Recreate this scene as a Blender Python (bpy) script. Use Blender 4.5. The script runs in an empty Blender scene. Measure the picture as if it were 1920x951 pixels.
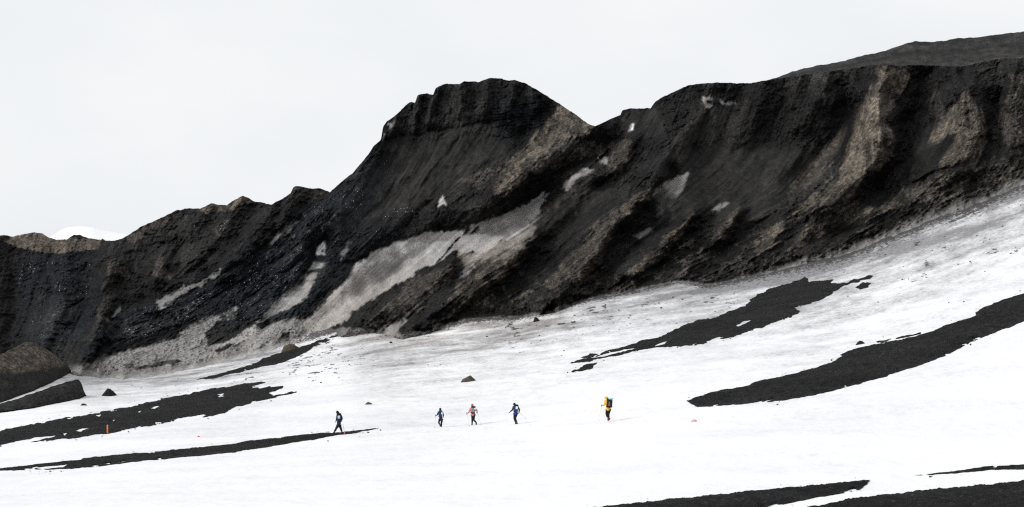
import bpy, bmesh, math, random
import numpy as np
from mathutils import Vector, Matrix

random.seed(7)
RNG = np.random.default_rng(11)
SC = bpy.context.scene
COL = SC.collection
F, CU, HV = 3583.0, 960.0, 640.0      # focal length in photo pixels, principal point (level camera at the origin)


# ----------------------------------------------------------------- maths helpers
def world(u, v, d):
    return np.stack([(u - CU) / F * d, d + 0 * u, (HV - v) / F * d], -1)


def sstep(a, b, x):
    t = np.clip((x - a) / (b - a), 0, 1)
    return t * t * (3 - 2 * t)


_P = RNG.permutation(4096).astype(np.int64)
_P = np.concatenate([_P, _P])
_G3 = RNG.normal(size=(4096, 3)).astype(np.float32)
_G3 /= np.linalg.norm(_G3, axis=1, keepdims=True)


def perlin3(x, y, z):
    x = np.asarray(x, np.float32); y = np.asarray(y, np.float32); z = np.asarray(z, np.float32)
    xi = np.floor(x).astype(np.int64); yi = np.floor(y).astype(np.int64); zi = np.floor(z).astype(np.int64)
    xf = x - xi; yf = y - yi; zf = z - zi
    fade = lambda t: t * t * t * (t * (t * 6 - 15) + 10)
    uu, vv, ww = fade(xf), fade(yf), fade(zf)
    res = 0
    for dz in (0, 1):
        wz = ww if dz else 1 - ww
        for dy in (0, 1):
            wy = vv if dy else 1 - vv
            for dx in (0, 1):
                wx = uu if dx else 1 - uu
                h = _P[(_P[(_P[(xi + dx) & 4095] + yi + dy) & 4095] + zi + dz) & 4095]
                g = _G3[h]
                res = res + wx * wy * wz * (g[..., 0] * (xf - dx) + g[..., 1] * (yf - dy) + g[..., 2] * (zf - dz))
    return res * 1.6


def fbm(x, y, z, octv=4, ridged=False, gain=0.5):
    s = 0; a = 1.0; tot = 0
    for i in range(octv):
        n = perlin3(x + 17.3 * i, y - 9.1 * i, z + 5.7 * i)
        if ridged:
            n = 1 - 2 * np.abs(n)
        s = s + a * n; tot += a
        x, y, z = x * 2.03, y * 2.03, z * 2.03
        a *= gain
    return s / tot


def noise2(u, v, sc, octv=4, seed=0.0, **k):
    return fbm(np.asarray(u) / sc, np.asarray(v) / sc, np.full(np.broadcast(u, v).shape, seed + 0.37, np.float32), octv, **k)


def interp(pts):
    a = np.array(pts, float)
    return lambda u: np.interp(u, a[:, 0], a[:, 1])


def seg_dist(U, V, pts, closed):
    """distance to a polyline, signed side of the nearest segment"""
    p = np.array(pts, np.float32)
    q = np.roll(p, -1, 0) if closed else p[1:]
    p0 = p if closed else p[:-1]
    best = np.full(U.shape, 1e9, np.float32); side = np.zeros(U.shape, np.float32)
    for (ax, ay), (bx, by) in zip(p0, q):
        dx, dy = bx - ax, by - ay
        L = dx * dx + dy * dy + 1e-9
        t = np.clip(((U - ax) * dx + (V - ay) * dy) / L, 0, 1)
        ex, ey = U - ax - t * dx, V - ay - t * dy
        d = ex * ex + ey * ey
        m = d < best
        best = np.where(m, d, best)
        side = np.where(m, dx * ey - dy * ex, side)
    return np.sqrt(best), side


def poly_sd(U, V, pts):
    d, _ = seg_dist(U, V, pts, True)
    ins = np.zeros(U.shape, bool)
    n = len(pts)
    for i in range(n):
        x0, y0 = pts[i]; x1, y1 = pts[(i + 1) % n]
        if y0 == y1:
            continue
        c = ((y0 > V) != (y1 > V)) & (U < (x1 - x0) * (V - y0) / (y1 - y0) + x0)
        ins ^= c
    return np.where(ins, d, -d)


# ----------------------------------------------------------------- mesh helpers
def mesh_from(name, co, tri=None, quad=None, attrs=None, mat=None, parent=None, smooth=True):
    me = bpy.data.meshes.new(name)
    nt = 0 if tri is None else len(tri); nq = 0 if quad is None else len(quad)
    me.vertices.add(len(co)); me.vertices.foreach_set('co', np.asarray(co, np.float32).ravel())
    loops = []; starts = []
    if nt:
        loops.append(np.asarray(tri, np.int32).ravel()); starts.append(np.arange(nt) * 3)
    if nq:
        loops.append(np.asarray(quad, np.int32).ravel()); starts.append(nt * 3 + np.arange(nq) * 4)
    lp = np.concatenate(loops); st = np.concatenate(starts).astype(np.int32)
    me.loops.add(len(lp)); me.loops.foreach_set('vertex_index', lp)
    me.polygons.add(len(st)); me.polygons.foreach_set('loop_start', st)
    me.polygons.foreach_set('use_smooth', np.full(len(st), smooth))
    me.update(calc_edges=True); me.validate()
    for k, a in (attrs or {}).items():
        at = me.attributes.new(k, 'FLOAT_COLOR', 'POINT')
        at.data.foreach_set('color', np.asarray(a, np.float32).ravel())
    if mat:
        me.materials.append(mat)
    o = bpy.data.objects.new(name, me); COL.objects.link(o)
    if parent:
        o.parent = parent
    return o


def grid_quads(nr, nc):
    i = np.arange(nr - 1)[:, None] * nc + np.arange(nc - 1)[None, :]
    return np.stack([i, i + 1, i + nc + 1, i + nc], -1).reshape(-1, 4)


def tag(o, label, cat, group=None, kind=None):
    o['label'] = label; o['category'] = cat
    if group: o['group'] = group
    if kind: o['kind'] = kind
    return o


def empty(name, loc):
    o = bpy.data.objects.new(name, None); COL.objects.link(o); o.location = loc
    o.empty_display_size = 0.2
    return o


# ----------------------------------------------------------------- material helpers
class NT:
    def __init__(self, name):
        self.m = bpy.data.materials.new(name); self.m.use_nodes = True
        self.t = self.m.node_tree; self.n = self.t.nodes; self.l = self.t.links
        self.b = self.n['Principled BSDF']
        self.b.inputs['Roughness'].default_value = 0.95
        self.b.inputs['Specular IOR Level'].default_value = 0.15

    def node(self, typ, **k):
        n = self.n.new(typ)
        for a, v in k.items():
            setattr(n, a, v)
        return n

    def put(self, inp, val):
        if isinstance(val, bpy.types.NodeSocket): self.l.new(val, inp)
        else: inp.default_value = val

    def math(self, op, a, b=0.0, c=0.0, clamp=False):
        n = self.node('ShaderNodeMath', operation=op, use_clamp=clamp)
        self.put(n.inputs[0], a); self.put(n.inputs[1], b); self.put(n.inputs[2], c)
        return n.outputs[0]

    def mix(self, f, a, b, blend='MIX'):
        n = self.node('ShaderNodeMix', data_type='RGBA', blend_type=blend)
        self.put(n.inputs[0], f)
        for s, v in ((n.inputs[6], a), (n.inputs[7], b)):
            self.put(s, tuple(v) + (1,) if isinstance(v, tuple) and len(v) == 3 else v)
        return n.outputs[2]

    def ramp(self, f, a, b, lo=0.0, hi=1.0):
        n = self.node('ShaderNodeMapRange', interpolation_type='SMOOTHSTEP')
        self.put(n.inputs[0], f)
        for i, v in zip((1, 2, 3, 4), (a, b, lo, hi)): self.put(n.inputs[i], v)
        return n.outputs[0]

    def noise(self, scale, detail=4.0, rough=0.55, vec=None, stretch=None):
        n = self.node('ShaderNodeTexNoise')
        n.inputs['Scale'].default_value = scale; n.inputs['Detail'].default_value = detail
        n.inputs['Roughness'].default_value = rough
        if vec is None:
            vec = self.pos()
        if stretch:
            mp = self.node('ShaderNodeMapping')
            mp.inputs['Rotation'].default_value = stretch[0]; mp.inputs['Scale'].default_value = stretch[1]
            self.l.new(vec, mp.inputs[0]); vec = mp.outputs[0]
        self.l.new(vec, n.inputs['Vector'])
        return n.outputs['Fac']

    def pos(self):
        if not hasattr(self, '_pos'):
            self._pos = self.node('ShaderNodeTexCoord').outputs['Object']
        return self._pos

    def attr(self, name):
        n = self.node('ShaderNodeAttribute', attribute_name=name)
        s = self.node('ShaderNodeSeparateColor'); self.l.new(n.outputs['Color'], s.inputs[0])
        return s.outputs[0], s.outputs[1], s.outputs[2], n.outputs['Alpha']

    def mix_f(self, f, a, b):
        n = self.node('ShaderNodeMix', data_type='FLOAT')
        self.put(n.inputs[0], f); self.put(n.inputs[2], a); self.put(n.inputs[3], b)
        return n.outputs[0]

    def bump(self, h, dist, strength=1.0):
        n = self.node('ShaderNodeBump'); n.inputs['Distance'].default_value = dist
        n.inputs['Strength'].default_value = strength
        self.l.new(h, n.inputs['Height']); self.l.new(n.outputs[0], self.b.inputs['Normal'])

    def base(self, c):
        self.put(self.b.inputs['Base Color'], tuple(c) + (1,) if isinstance(c, tuple) and len(c) == 3 else c)


def scree_material():
    t = NT('volcanic scree')
    T, G, S, K = t.attr('mA'); B, Q, L, M = t.attr('mB')
    n1 = t.noise(1.1, 6, 0.62); n2 = t.noise(6.0, 5, 0.65)
    ash = t.mix(B, (0.0150, 0.0143, 0.0138), (0.0115, 0.0145, 0.0205))
    ash = t.mix(G, ash, (0.056, 0.053, 0.050))
    tan = t.mix(t.ramp(n1, 0.3, 0.7), (0.075, 0.060, 0.046), (0.138, 0.118, 0.096))
    Tn = t.math('ADD', T, t.math('MULTIPLY', t.math('SUBTRACT', n2, 0.5), t.math('MULTIPLY', t.math('SUBTRACT', 1.0, T), t.math('MULTIPLY', T, 3.0))), clamp=True)
    c = t.mix(Tn, ash, tan)
    # streaked colour of the loose debris
    lum = t.math('ADD', t.math('MULTIPLY', L, 1.5), 0.25)
    lum = t.math('MULTIPLY', lum, t.ramp(n2, 0.25, 0.75, 0.55, 1.45))
    lum = t.math('MULTIPLY', lum, t.ramp(n1, 0.25, 0.75, 0.7, 1.3))
    nm = t.noise(2.6, 5, 0.6, stretch=((0, 0, 0), (1.0, 0.6, 1.0)))
    lum = t.math('MULTIPLY', lum, t.mix_f(M, t.ramp(nm, 0.40, 0.62, 0.50, 1.6), 1.0))
    lum = t.math('MULTIPLY', lum, t.math('SUBTRACT', 1.0, t.math('MULTIPLY', K, 0.72)))  # K includes shade painted into the rock colour
    lc = t.node('ShaderNodeCombineColor')
    for i in range(3): t.l.new(lum, lc.inputs[i])
    c = t.mix(1.0, c, lc.outputs[0], 'MULTIPLY')
    # dusty and clean snow
    n5 = t.noise(2.6, 4, 0.7)
    sm = t.math('ADD', S, t.math('MULTIPLY', t.math('SUBTRACT', t.math('ADD', t.math('MULTIPLY', n2, 0.35), t.math('MULTIPLY', n5, 0.65)), 0.5), t.math('MULTIPLY', t.math('MULTIPLY', S, t.math('SUBTRACT', 1.0, S)), 5.5)), clamp=True)
    sc = t.mix(T, (0.455, 0.435, 0.42), (0.33, 0.285, 0.25))
    sc = t.mix(t.ramp(S, 0.80, 0.95), sc, (0.83, 0.85, 0.88))
    sl = t.math('ADD', t.math('MULTIPLY', L, 0.7), 0.65)
    lc2 = t.node('ShaderNodeCombineColor')
    for i in range(3): t.l.new(sl, lc2.inputs[i])
    sc = t.mix(1.0, sc, lc2.outputs[0], 'MULTIPLY')
    c = t.mix(sm, c, sc)
    # chips of ice in the debris
    vo = t.node('ShaderNodeTexVoronoi'); vo.inputs['Scale'].default_value = 3.4
    t.l.new(t.pos(), vo.inputs['Vector'])
    sp = t.node('ShaderNodeSeparateColor'); t.l.new(vo.outputs['Color'], sp.inputs[0])
    size = t.math('MULTIPLY', t.ramp(sp.outputs[0], 0.45, 1.0), t.math('MULTIPLY', Q, 0.42))
    chip = t.ramp(t.math('SUBTRACT', size, vo.outputs['Distance']), -0.04, 0.05)
    chip = t.math('MULTIPLY', chip, t.ramp(Q, 0.02, 0.1))
    c = t.mix(t.math('MULTIPLY', chip, t.math('ADD', t.math('MULTIPLY', sp.outputs[1], 0.65), 0.1)), c, (0.55, 0.57, 0.60))
    t.base(c)
    t.bump(t.math('ADD', n2, t.math('MULTIPLY', t.noise(22, 3), 0.4)), 0.25, 0.8)
    return t.m


def snow_material():
    t = NT('snow')
    Dt, Br, St, X = t.attr('mA')
    ROT = (0, math.radians(0), math.radians(0))
    n1 = t.noise(0.05, 5, 0.6, stretch=(ROT, (0.25, 1.0, 7.0)))
    n2 = t.noise(9.0, 4, 0.7)
    n3 = t.noise(2.0, 5, 0.65)
    snow = t.mix(t.ramp(n1, 0.35, 0.7), (0.855, 0.855, 0.862), (0.765, 0.765, 0.785))
    snow = t.mix(X, snow, (0.90, 0.905, 0.91))
    dirt = t.mix(Br, (0.13, 0.125, 0.13), (0.20, 0.165, 0.14))
    f = t.math('ADD', Dt, t.math('MULTIPLY', t.math('SUBTRACT', t.math('ADD', t.math('MULTIPLY', n2, 0.3), t.math('MULTIPLY', n3, 0.7)), 0.5), t.math('MULTIPLY', t.math('MULTIPLY', Dt, t.math('SUBTRACT', 1.0, Dt)), 9.0)), clamp=True)
    c = t.mix(f, snow, dirt)
    n4 = t.noise(2.4, 4, 0.7, stretch=((0, 0, 0), (1.0, 0.35, 0.8)))
    Sf = t.ramp(t.math('ADD', t.math('SUBTRACT', St, 0.5), t.math('MULTIPLY', t.math('SUBTRACT', n4, 0.5), 2.6)), -0.10, 0.10)
    Sf = t.math('MULTIPLY', Sf, t.ramp(St, 0.03, 0.2))
    c = t.mix(t.math('MULTIPLY', Sf, 0.9), c, (0.03, 0.029, 0.028))
    t.base(c)
    t.b.inputs['Roughness'].default_value = 0.8
    t.bump(t.math('ADD', n3, t.math('MULTIPLY', n1, 2.0)), 0.05, 0.5)
    return t.m


def ash_material(name='black ash'):
    t = NT(name)
    n1 = t.noise(1.2, 6, 0.65); n2 = t.noise(9, 4, 0.7)
    c = t.mix(t.ramp(n1, 0.25, 0.75), (0.0080, 0.0078, 0.0082), (0.033, 0.032, 0.032))
    vo = t.node('ShaderNodeTexVoronoi'); vo.inputs['Scale'].default_value = 3.2
    t.l.new(t.pos(), vo.inputs['Vector'])
    sp = t.node('ShaderNodeSeparateColor'); t.l.new(vo.outputs['Color'], sp.inputs[0])
    chip = t.ramp(t.math('SUBTRACT', t.ramp(sp.outputs[0], 0.72, 1.0, 0, 0.36), vo.outputs['Distance']), -0.03, 0.03)
    c = t.mix(t.math('MULTIPLY', chip, 0.7), c, (0.10, 0.095, 0.09))
    n3 = t.noise(0.22, 4, 0.6, stretch=((0, 0, 0), (0.5, 1.0, 2.0)))
    c = t.mix(1.0, c, t.mix(t.ramp(n3, 0.3, 0.7), (0.62, 0.62, 0.62), (1.35, 1.35, 1.35)), 'MULTIPLY')
    c = t.mix(1.0, c, t.mix(n2, (0.5, 0.5, 0.5), (1.5, 1.5, 1.5)), 'MULTIPLY')
    t.base(c)
    t.bump(t.math('ADD', n1, n2), 0.6, 1.0)
    return t.m


def plain(name, col, rough=0.8, var=0.25, scale=12.0, spec=0.25):
    t = NT(name); t.b.inputs['Roughness'].default_value = rough; t.b.inputs['Specular IOR Level'].default_value = spec
    n = t.noise(scale, 4)
    lo = tuple(x * (1 - var) for x in col); hi = tuple(min(1, x * (1 + var)) for x in col)
    t.base(t.mix(t.ramp(n, 0.3, 0.7), lo, hi))
    t.bump(n, 0.01, 0.5)
    return t.m


M_SCREE, M_SNOW, M_ASH = scree_material(), snow_material(), ash_material()
#@@GEO
# ----------------------------------------------------------------- outlines read off the photograph (photo pixels)
FOOT = interp([(-900, 750), (-60, 706), (0, 703), (60, 694), (130, 697), (200, 712), (250, 710), (300, 704), (380, 689), (460, 670), (520, 655),
               (560, 643), (600, 630), (640, 616), (700, 620), (750, 628), (800, 623), (868, 602), (931, 597), (973, 595), (1036, 584), (1100, 562),
               (1130, 557), (1200, 543), (1280, 527), (1320, 536), (1350, 533), (1400, 522), (1450, 509), (1520, 491), (1580, 479), (1640, 455),
               (1700, 431), (1750, 409), (1830, 384), (1870, 367), (1920, 344), (2000, 310), (2120, 270), (2900, 120)])
RIDGE = interp([(130, 697), (185, 690), (190, 650), (193, 612), (205, 596), (260, 578), (290, 570), (340, 553), (400, 521), (440, 492), (505, 446),
                (560, 405), (600, 378), (612, 367), (620, 359), (640, 341), (660, 326), (690, 290), (700, 275), (714, 262), (717, 245), (718, 238),
                (725, 228), (740, 218), (750, 209), (758, 200), (768, 192), (772, 191), (778, 193), (783, 178), (800, 175), (812, 178), (817, 166), (822, 162),
                (838, 157), (860, 158), (870, 152), (885, 153), (897, 154), (910, 149), (918, 146), (940, 148), (955, 151), (966, 150), (985, 156),
                (1000, 164), (1020, 177), (1045, 192), (1060, 202), (1080, 215), (1095, 227), (1105, 233), (1116, 236), (1130, 230), (1150, 221),
                (1163, 216), (1167, 206), (1180, 204), (1220, 203), (1228, 192), (1240, 183), (1265, 172), (1290, 160), (1310, 157), (1345, 155),
                (1390, 156), (1415, 155), (1440, 150), (1470, 146), (1520, 138), (1560, 133), (1600, 128), (1625, 124), (1640, 122), (1660, 121),
                (1690, 124), (1720, 122), (1750, 123), (1790, 125), (1810, 124), (1830, 119), (1850, 114), (1880, 110), (1920, 109), (2100, 95), (2900, 40)])
LEFT_RIDGE = interp([(-900, 520), (-200, 446), (0, 441), (25, 443), (50, 438), (65, 436), (80, 438), (90, 445), (105, 449), (125, 449), (133, 443), (140, 440),
                     (150, 441), (165, 447), (189, 450), (193, 447), (197, 451), (215, 452), (230, 447), (245, 438), (265, 425), (285, 416), (310, 405),
                     (330, 395), (345, 392), (357, 391), (375, 391), (397, 381), (410, 384), (425, 385), (440, 375), (455, 367), (462, 369), (475, 377),
                     (490, 380), (510, 384), (517, 379), (535, 370), (545, 362), (550, 351), (556, 349), (570, 351), (585, 354), (600, 353), (615, 358),
                     (640, 378), (700, 410)])
PLATEAU = interp([(1380, 185), (1440, 151), (1470, 140), (1500, 130), (1540, 122), (1580, 115), (1620, 104), (1650, 98), (1680, 88), (1715, 77), (1750, 79),
                  (1770, 76), (1790, 72), (1840, 70), (1870, 64), (1900, 62), (1920, 58), (2100, 40), (2900, -40)])
WALK_V = lambda u: 813 - (u - 635) * 0.0455
WALK_D = interp([(-900, 160), (635, 150), (885, 152), (1140, 138), (1920, 124), (2900, 110)])



def smoothed(fn, half):
    x = np.arange(-1600, 3600, 2.0); k = np.hanning(2 * half + 1); k /= k.sum()
    y = np.convolve(np.pad(fn(x), half, mode='edge'), k, 'valid')
    return lambda u: np.interp(u, x, y)


WALK_D = smoothed(WALK_D, 130)
FOOT_S = smoothed(FOOT, 12)


def ground_D(u, v):
    """depth of the snow slope seen at photo pixel (u, v): 1/D is a quadratic in v through foot, hikers' track and frame bottom"""
    u = np.asarray(u, float); v = np.asarray(v, float)
    v0, v1, v2 = FOOT_S(u), WALK_V(u), 951.0
    y0, y1, y2 = 1 / 300.0, 1 / WALK_D(u), 1 / 86.0
    a = (y1 - y0) / (v1 - v0); b = ((y2 - y1) / (v2 - v1) - a) / (v2 - v0)
    vv = np.maximum(v, v0)
    d = 1 / (y0 + a * (vv - v0) + b * (vv - v0) * (vv - v1))
    return d + np.maximum(0, v0 - v) * 0.7


def ground_pt(u, v):
    return Vector(world(float(u), float(v), float(ground_D(u, v))))


# ----------------------------------------------------------------- rock, debris and painted shade map of the cliff
U0, U1, V0, V1 = -200, 2120, 30, 780
gu, gv = np.meshgrid(np.arange(U0, U1, dtype=np.float32), np.arange(V0, V1, dtype=np.float32))
H_, W_ = gu.shape
FLOW = [(60, 520, -.1, 1), (60, 600, -.5, 1), (250, 480, -.4, 1), (450, 430, -.5, .8), (450, 520, -1, .6), (550, 520, -.8, .8), (300, 600, -1, .35),
        (650, 420, -.75, .75), (760, 330, -.5, .85), (900, 200, 0, 1), (800, 220, -.1, 1), (900, 280, -.55, .8), (850, 380, -.75, .6), (1000, 300, -.8, .65),
        (960, 430, -.85, .5), (700, 550, -.75, .7), (850, 540, -.8, .6), (1050, 480, -.75, .7), (1100, 380, -.85, .55), (1250, 280, -.5, .85),
        (1300, 220, -.35, 1), (1450, 200, -.2, 1), (1300, 350, -.8, .6), (1480, 300, -.5, .85), (1450, 400, -.9, .5), (1620, 200, -.3, 1), (1640, 280, .15, 1),
        (1560, 330, -.7, .7), (1750, 220, -.3, 1), (1700, 300, -.5, .8), (1830, 240, .4, 1), (1780, 280, -.6, .8), (1900, 200, -.4, 1), (1800, 350, -1, .4),
        (1600, 420, -.9, .45), (1250, 480, -.85, .55), (1350, 500, -1, .4), (1000, 560, -1, .4), (1000, 200, .2, 1)]
cu, cv = np.meshgrid(np.arange(U0, U1 + 8, 8, dtype=np.float32), np.arange(V0, V1 + 8, 8, dtype=np.float32))
fx = np.zeros_like(cu); fy = np.zeros_like(cu)
for (a, b, dx, dy) in FLOW:
    w = 1 / (((cu - a) ** 2 + (cv - b) ** 2) + 400) ** 1.6
    L = math.hypot(dx, dy); fx += w * dx / L; fy += w * dy / L
nn = np.hypot(fx, fy) + 1e-12
fx /= nn; fy /= nn
ci = ((gv - V0) / 8).astype(int); cj = ((gu - U0) / 8).astype(int)


def bil(c):
    a = (gv - V0) / 8 - ci; b = (gu - U0) / 8 - cj
    return (c[ci, cj] * (1 - a) * (1 - b) + c[ci + 1, cj] * a * (1 - b) + c[ci, cj + 1] * (1 - a) * b + c[ci + 1, cj + 1] * a * b)


fx, fy = bil(fx), bil(fy)


def blur(a, r):
    for ax in (0, 1):
        for _ in range(2):
            k = np.pad(a, [(r + 1, r) if i == ax else (0, 0) for i in (0, 1)], mode='edge').cumsum(ax, dtype=np.float64)
            n = a.shape[ax]
            s1 = [slice(None)] * 2; s0 = [slice(None)] * 2
            s1[ax] = slice(2 * r + 1, 2 * r + 1 + n); s0[ax] = slice(0, n)
            a = ((k[tuple(s1)] - k[tuple(s0)]) / (2 * r + 1)).astype(np.float32)
    return a


def lic(src, n, st=1.4):
    """noise smeared along the fall line: the streaks of falling debris"""
    acc = src.copy()
    for sg in (1, -1):
        x = np.arange(W_, dtype=np.float32)[None, :] + 0 * gu; y = np.arange(H_, dtype=np.float32)[:, None] + 0 * gu
        for _ in range(n):
            i = np.clip(y, 0, H_ - 1).astype(np.int32); j = np.clip(x, 0, W_ - 1).astype(np.int32)
            x = x + sg * st * fx[i, j]; y = y + sg * st * fy[i, j]
            acc += src[np.clip(y, 0, H_ - 1).astype(np.int32), np.clip(x, 0, W_ - 1).astype(np.int32)]
    acc -= acc.mean(); acc /= acc.std()
    return acc


wn = RNG.normal(size=gu.shape).astype(np.float32)
LIC_F = lic(wn, 9)
LIC_M = lic(blur(wn[::-1].copy(), 1), 18)
LIC_C = lic(blur(RNG.normal(size=gu.shape).astype(np.float32), 4), 26)
BLOB = noise2(gu, gv, 26, 5, 3.0); BLOB2 = noise2(gu, gv, 9, 4, 8.0)
WX = noise2(gu, gv, 24, 4, 1.0) * 9; WY = noise2(gu, gv, 24, 4, 2.0) * 9

BIG = noise2(gu, gv, 85, 4, 12.0)
SWU, SWV = noise2(gu, gv, 40, 3, 70.0) * 45, noise2(gu, gv, 40, 3, 71.0) * 45
SWIRL = noise2(gu + SWU, gv + SWV, 22, 5, 72.0, ridged=True) * 2 - 0.55
SWIRL2 = noise2(gu + SWU * .6, gv + SWV * .6, 8, 3, 73.0)
SALT = noise2(gu, gv, 2.6, 2, 75.0)

LAY = {k: np.zeros(gu.shape, np.float32) for k in 'TGSKBQM'}


def paint(ch, val, pts, soft=5, streak=2.5, blot=0.0, warp=1.0, mode='max'):
    p = np.array(pts, float); m = soft + 30
    j0, j1 = int(max(0, p[:, 0].min() - m - U0)), int(min(W_, p[:, 0].max() + m - U0))
    i0, i1 = int(max(0, p[:, 1].min() - m - V0)), int(min(H_, p[:, 1].max() + m - V0))
    if j1 <= j0 or i1 <= i0: return
    s = (slice(i0, i1), slice(j0, j1))
    sd = poly_sd(gu[s] + WX[s] * warp, gv[s] + WY[s] * warp, pts)
    sd = sd + streak * (0.6 * LIC_M[s] + 0.5 * LIC_C[s]) + BLOB2[s] * min(6, soft * 1.6) + SALT[s] * min(3, soft * .6)
    m = sstep(-soft, soft, sd) * val
    if blot:
        m = m * ((1 - blot) + blot * sstep(-0.12, 0.12, BLOB[s] * 0.7 + BLOB2[s] * 0.6 + 0.06 * LIC_M[s]))
    L = LAY[ch]
    if mode == 'max': L[s] = np.maximum(L[s], m)
    else: L[s] = L[s] * (1 - sstep(-soft, soft, sd) * val)


# brown tuff
for val, pts, soft, st, bl in [
    (.85, [(1050,195),(1085,222),(1110,238),(1085,258),(1050,262),(1010,300),(985,330),(965,355),(930,368),(922,358),(935,330),(955,300),(985,275),(1010,245),(1035,215)], 5, 3, .45),
    (.40, [(1000,280),(1060,262),(1110,262),(1135,275),(1130,290),(1090,300),(1050,312),(1010,325),(990,320)], 4, 2, .3),
    (.38, [(860,338),(905,320),(930,322),(925,345),(900,360),(885,350)], 5, 2, .3),
    (.45, [(880,390),(930,368),(960,358),(950,370),(905,392)], 4, 2, .2),
    (.50, [(1140,275),(1165,260),(1185,265),(1192,285),(1180,310),(1150,328),(1135,318),(1138,295)], 6, 2, .3),
    (.95, [(1640,128),(1670,123),(1700,130),(1712,150),(1700,165),(1688,185),(1672,205),(1662,222),(1668,240),(1675,260),(1678,280),(1668,300),(1650,315),(1625,325),(1605,340),(1570,345),(1580,300),(1590,270),(1600,240),(1608,215),(1620,195),(1636,165),(1646,148)], 4, 2, .12),
    (.80, [(1580,320),(1610,345),(1600,365),(1570,380),(1530,390),(1480,408),(1500,385),(1540,355)], 6, 4, .5),
    (.75, [(1810,172),(1822,178),(1840,215),(1855,265),(1845,280),(1810,300),(1775,315),(1755,312),(1765,290),(1790,270),(1795,245),(1760,262),(1735,265),(1760,235),(1790,195)], 5, 3, .25),
    (.50, [(1895,135),(1935,130),(1940,250),(1890,275),(1870,255),(1885,200)], 10, 4, .5),
    (.80, [(1465,420),(1470,432),(1452,460),(1430,478),(1410,478),(1415,455),(1435,435)], 4, 3, .15),
    (.75, [(1300,405),(1295,420),(1280,440),(1265,460),(1245,485),(1215,500),(1195,510),(1175,515),(1200,490),(1230,465),(1260,435),(1280,418)], 3, 3, .35),
    (.60, [(1384,396),(1375,425),(1360,450),(1330,452),(1345,430),(1365,412)], 3, 3, .35),
    (.55, [(1185,372),(1215,355),(1228,358),(1222,380),(1180,400),(1150,430),(1135,460),(1128,490),(1110,520),(1075,530),(1020,545),(1050,490),(1085,460),(1130,410),(1160,390)], 5, 5, .3),
    (.60, [(985,462),(985,490),(950,520),(915,545),(880,560),(840,565),(860,530),(900,500),(935,485),(960,470)], 5, 5, .35),
    (.75, [(860,478),(900,468),(960,450),(1008,425),(990,455),(940,485),(900,505),(880,500)], 8, 5, .1),
    (.45, [(775,525),(800,510),(840,498),(845,515),(820,545),(780,565),(740,580),(720,582),(750,555)], 5, 4, .4),
    (.55, [(840,560),(900,545),(960,535),(1000,545),(960,570),(900,575),(850,580)], 8, 3, .95),
    (.40, [(690,590),(760,570),(800,575),(760,600),(700,612)], 8, 3, .9),
    (.85, [(1520,395),(1560,380),(1600,375),(1640,390),(1620,410),(1590,430),(1560,430),(1530,450),(1500,470),(1490,450),(1510,420)], 6, 3, .6),
    (.50, [(1640,395),(1700,350),(1780,320),(1860,300),(1930,290),(1930,330),(1850,350),(1760,375),(1680,395)], 8, 3, .8),
    (.35, [(1340,490),(1400,480),(1480,470),(1560,440),(1600,450),(1540,475),(1420,505),(1350,512)], 8, 3, .95),
    (.35, [(1060,545),(1130,520),(1220,510),(1300,500),(1280,515),(1180,535),(1080,555)], 8, 3, .95),
    (.85, [(-200,440),(0,440),(65,434),(95,444),(130,444),(200,450),(180,466),(110,475),(60,470),(25,460),(0,452),(-200,455)], 3, 1, .1),
    (.80, [(370,396),(397,379),(425,384),(455,364),(475,376),(430,395),(400,400)], 3, 1, .15),
    (.55, [(195,520),(205,495),(215,490),(230,492),(237,510),(232,530),(225,515),(210,515)], 3, 1, .15),
    (.45, [(283,515),(300,485),(316,505),(322,520),(310,522)], 3, 1, .3),
    (.35, [(195,525),(212,518),(207,560),(190,600),(175,640),(160,640),(182,590)], 6, 3, .3),
    (.40, [(230,448),(290,415),(330,400),(345,405),(300,430),(250,452)], 6, 2, .6),
    (.35, [(550,352),(600,356),(615,365),(580,380),(555,380)], 6, 2, .5),
    (.45, [(1590,238),(1590,250),(1560,300),(1520,345),(1470,370),(1500,330),(1540,285)], 9, 3, 0),
    (.25, [(1050,300),(1120,340),(1060,400),(1000,440),(980,420),(1040,370)], 12, 4, .5),
    (.30, [(1740,190),(1760,160),(1775,200),(1760,225)], 5, 3, .5),
    (.75, [(196,598),(205,594),(210,603),(198,606)], 2, .5, 0),
]: paint('T', val, pts, soft * .6, st, bl)
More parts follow.
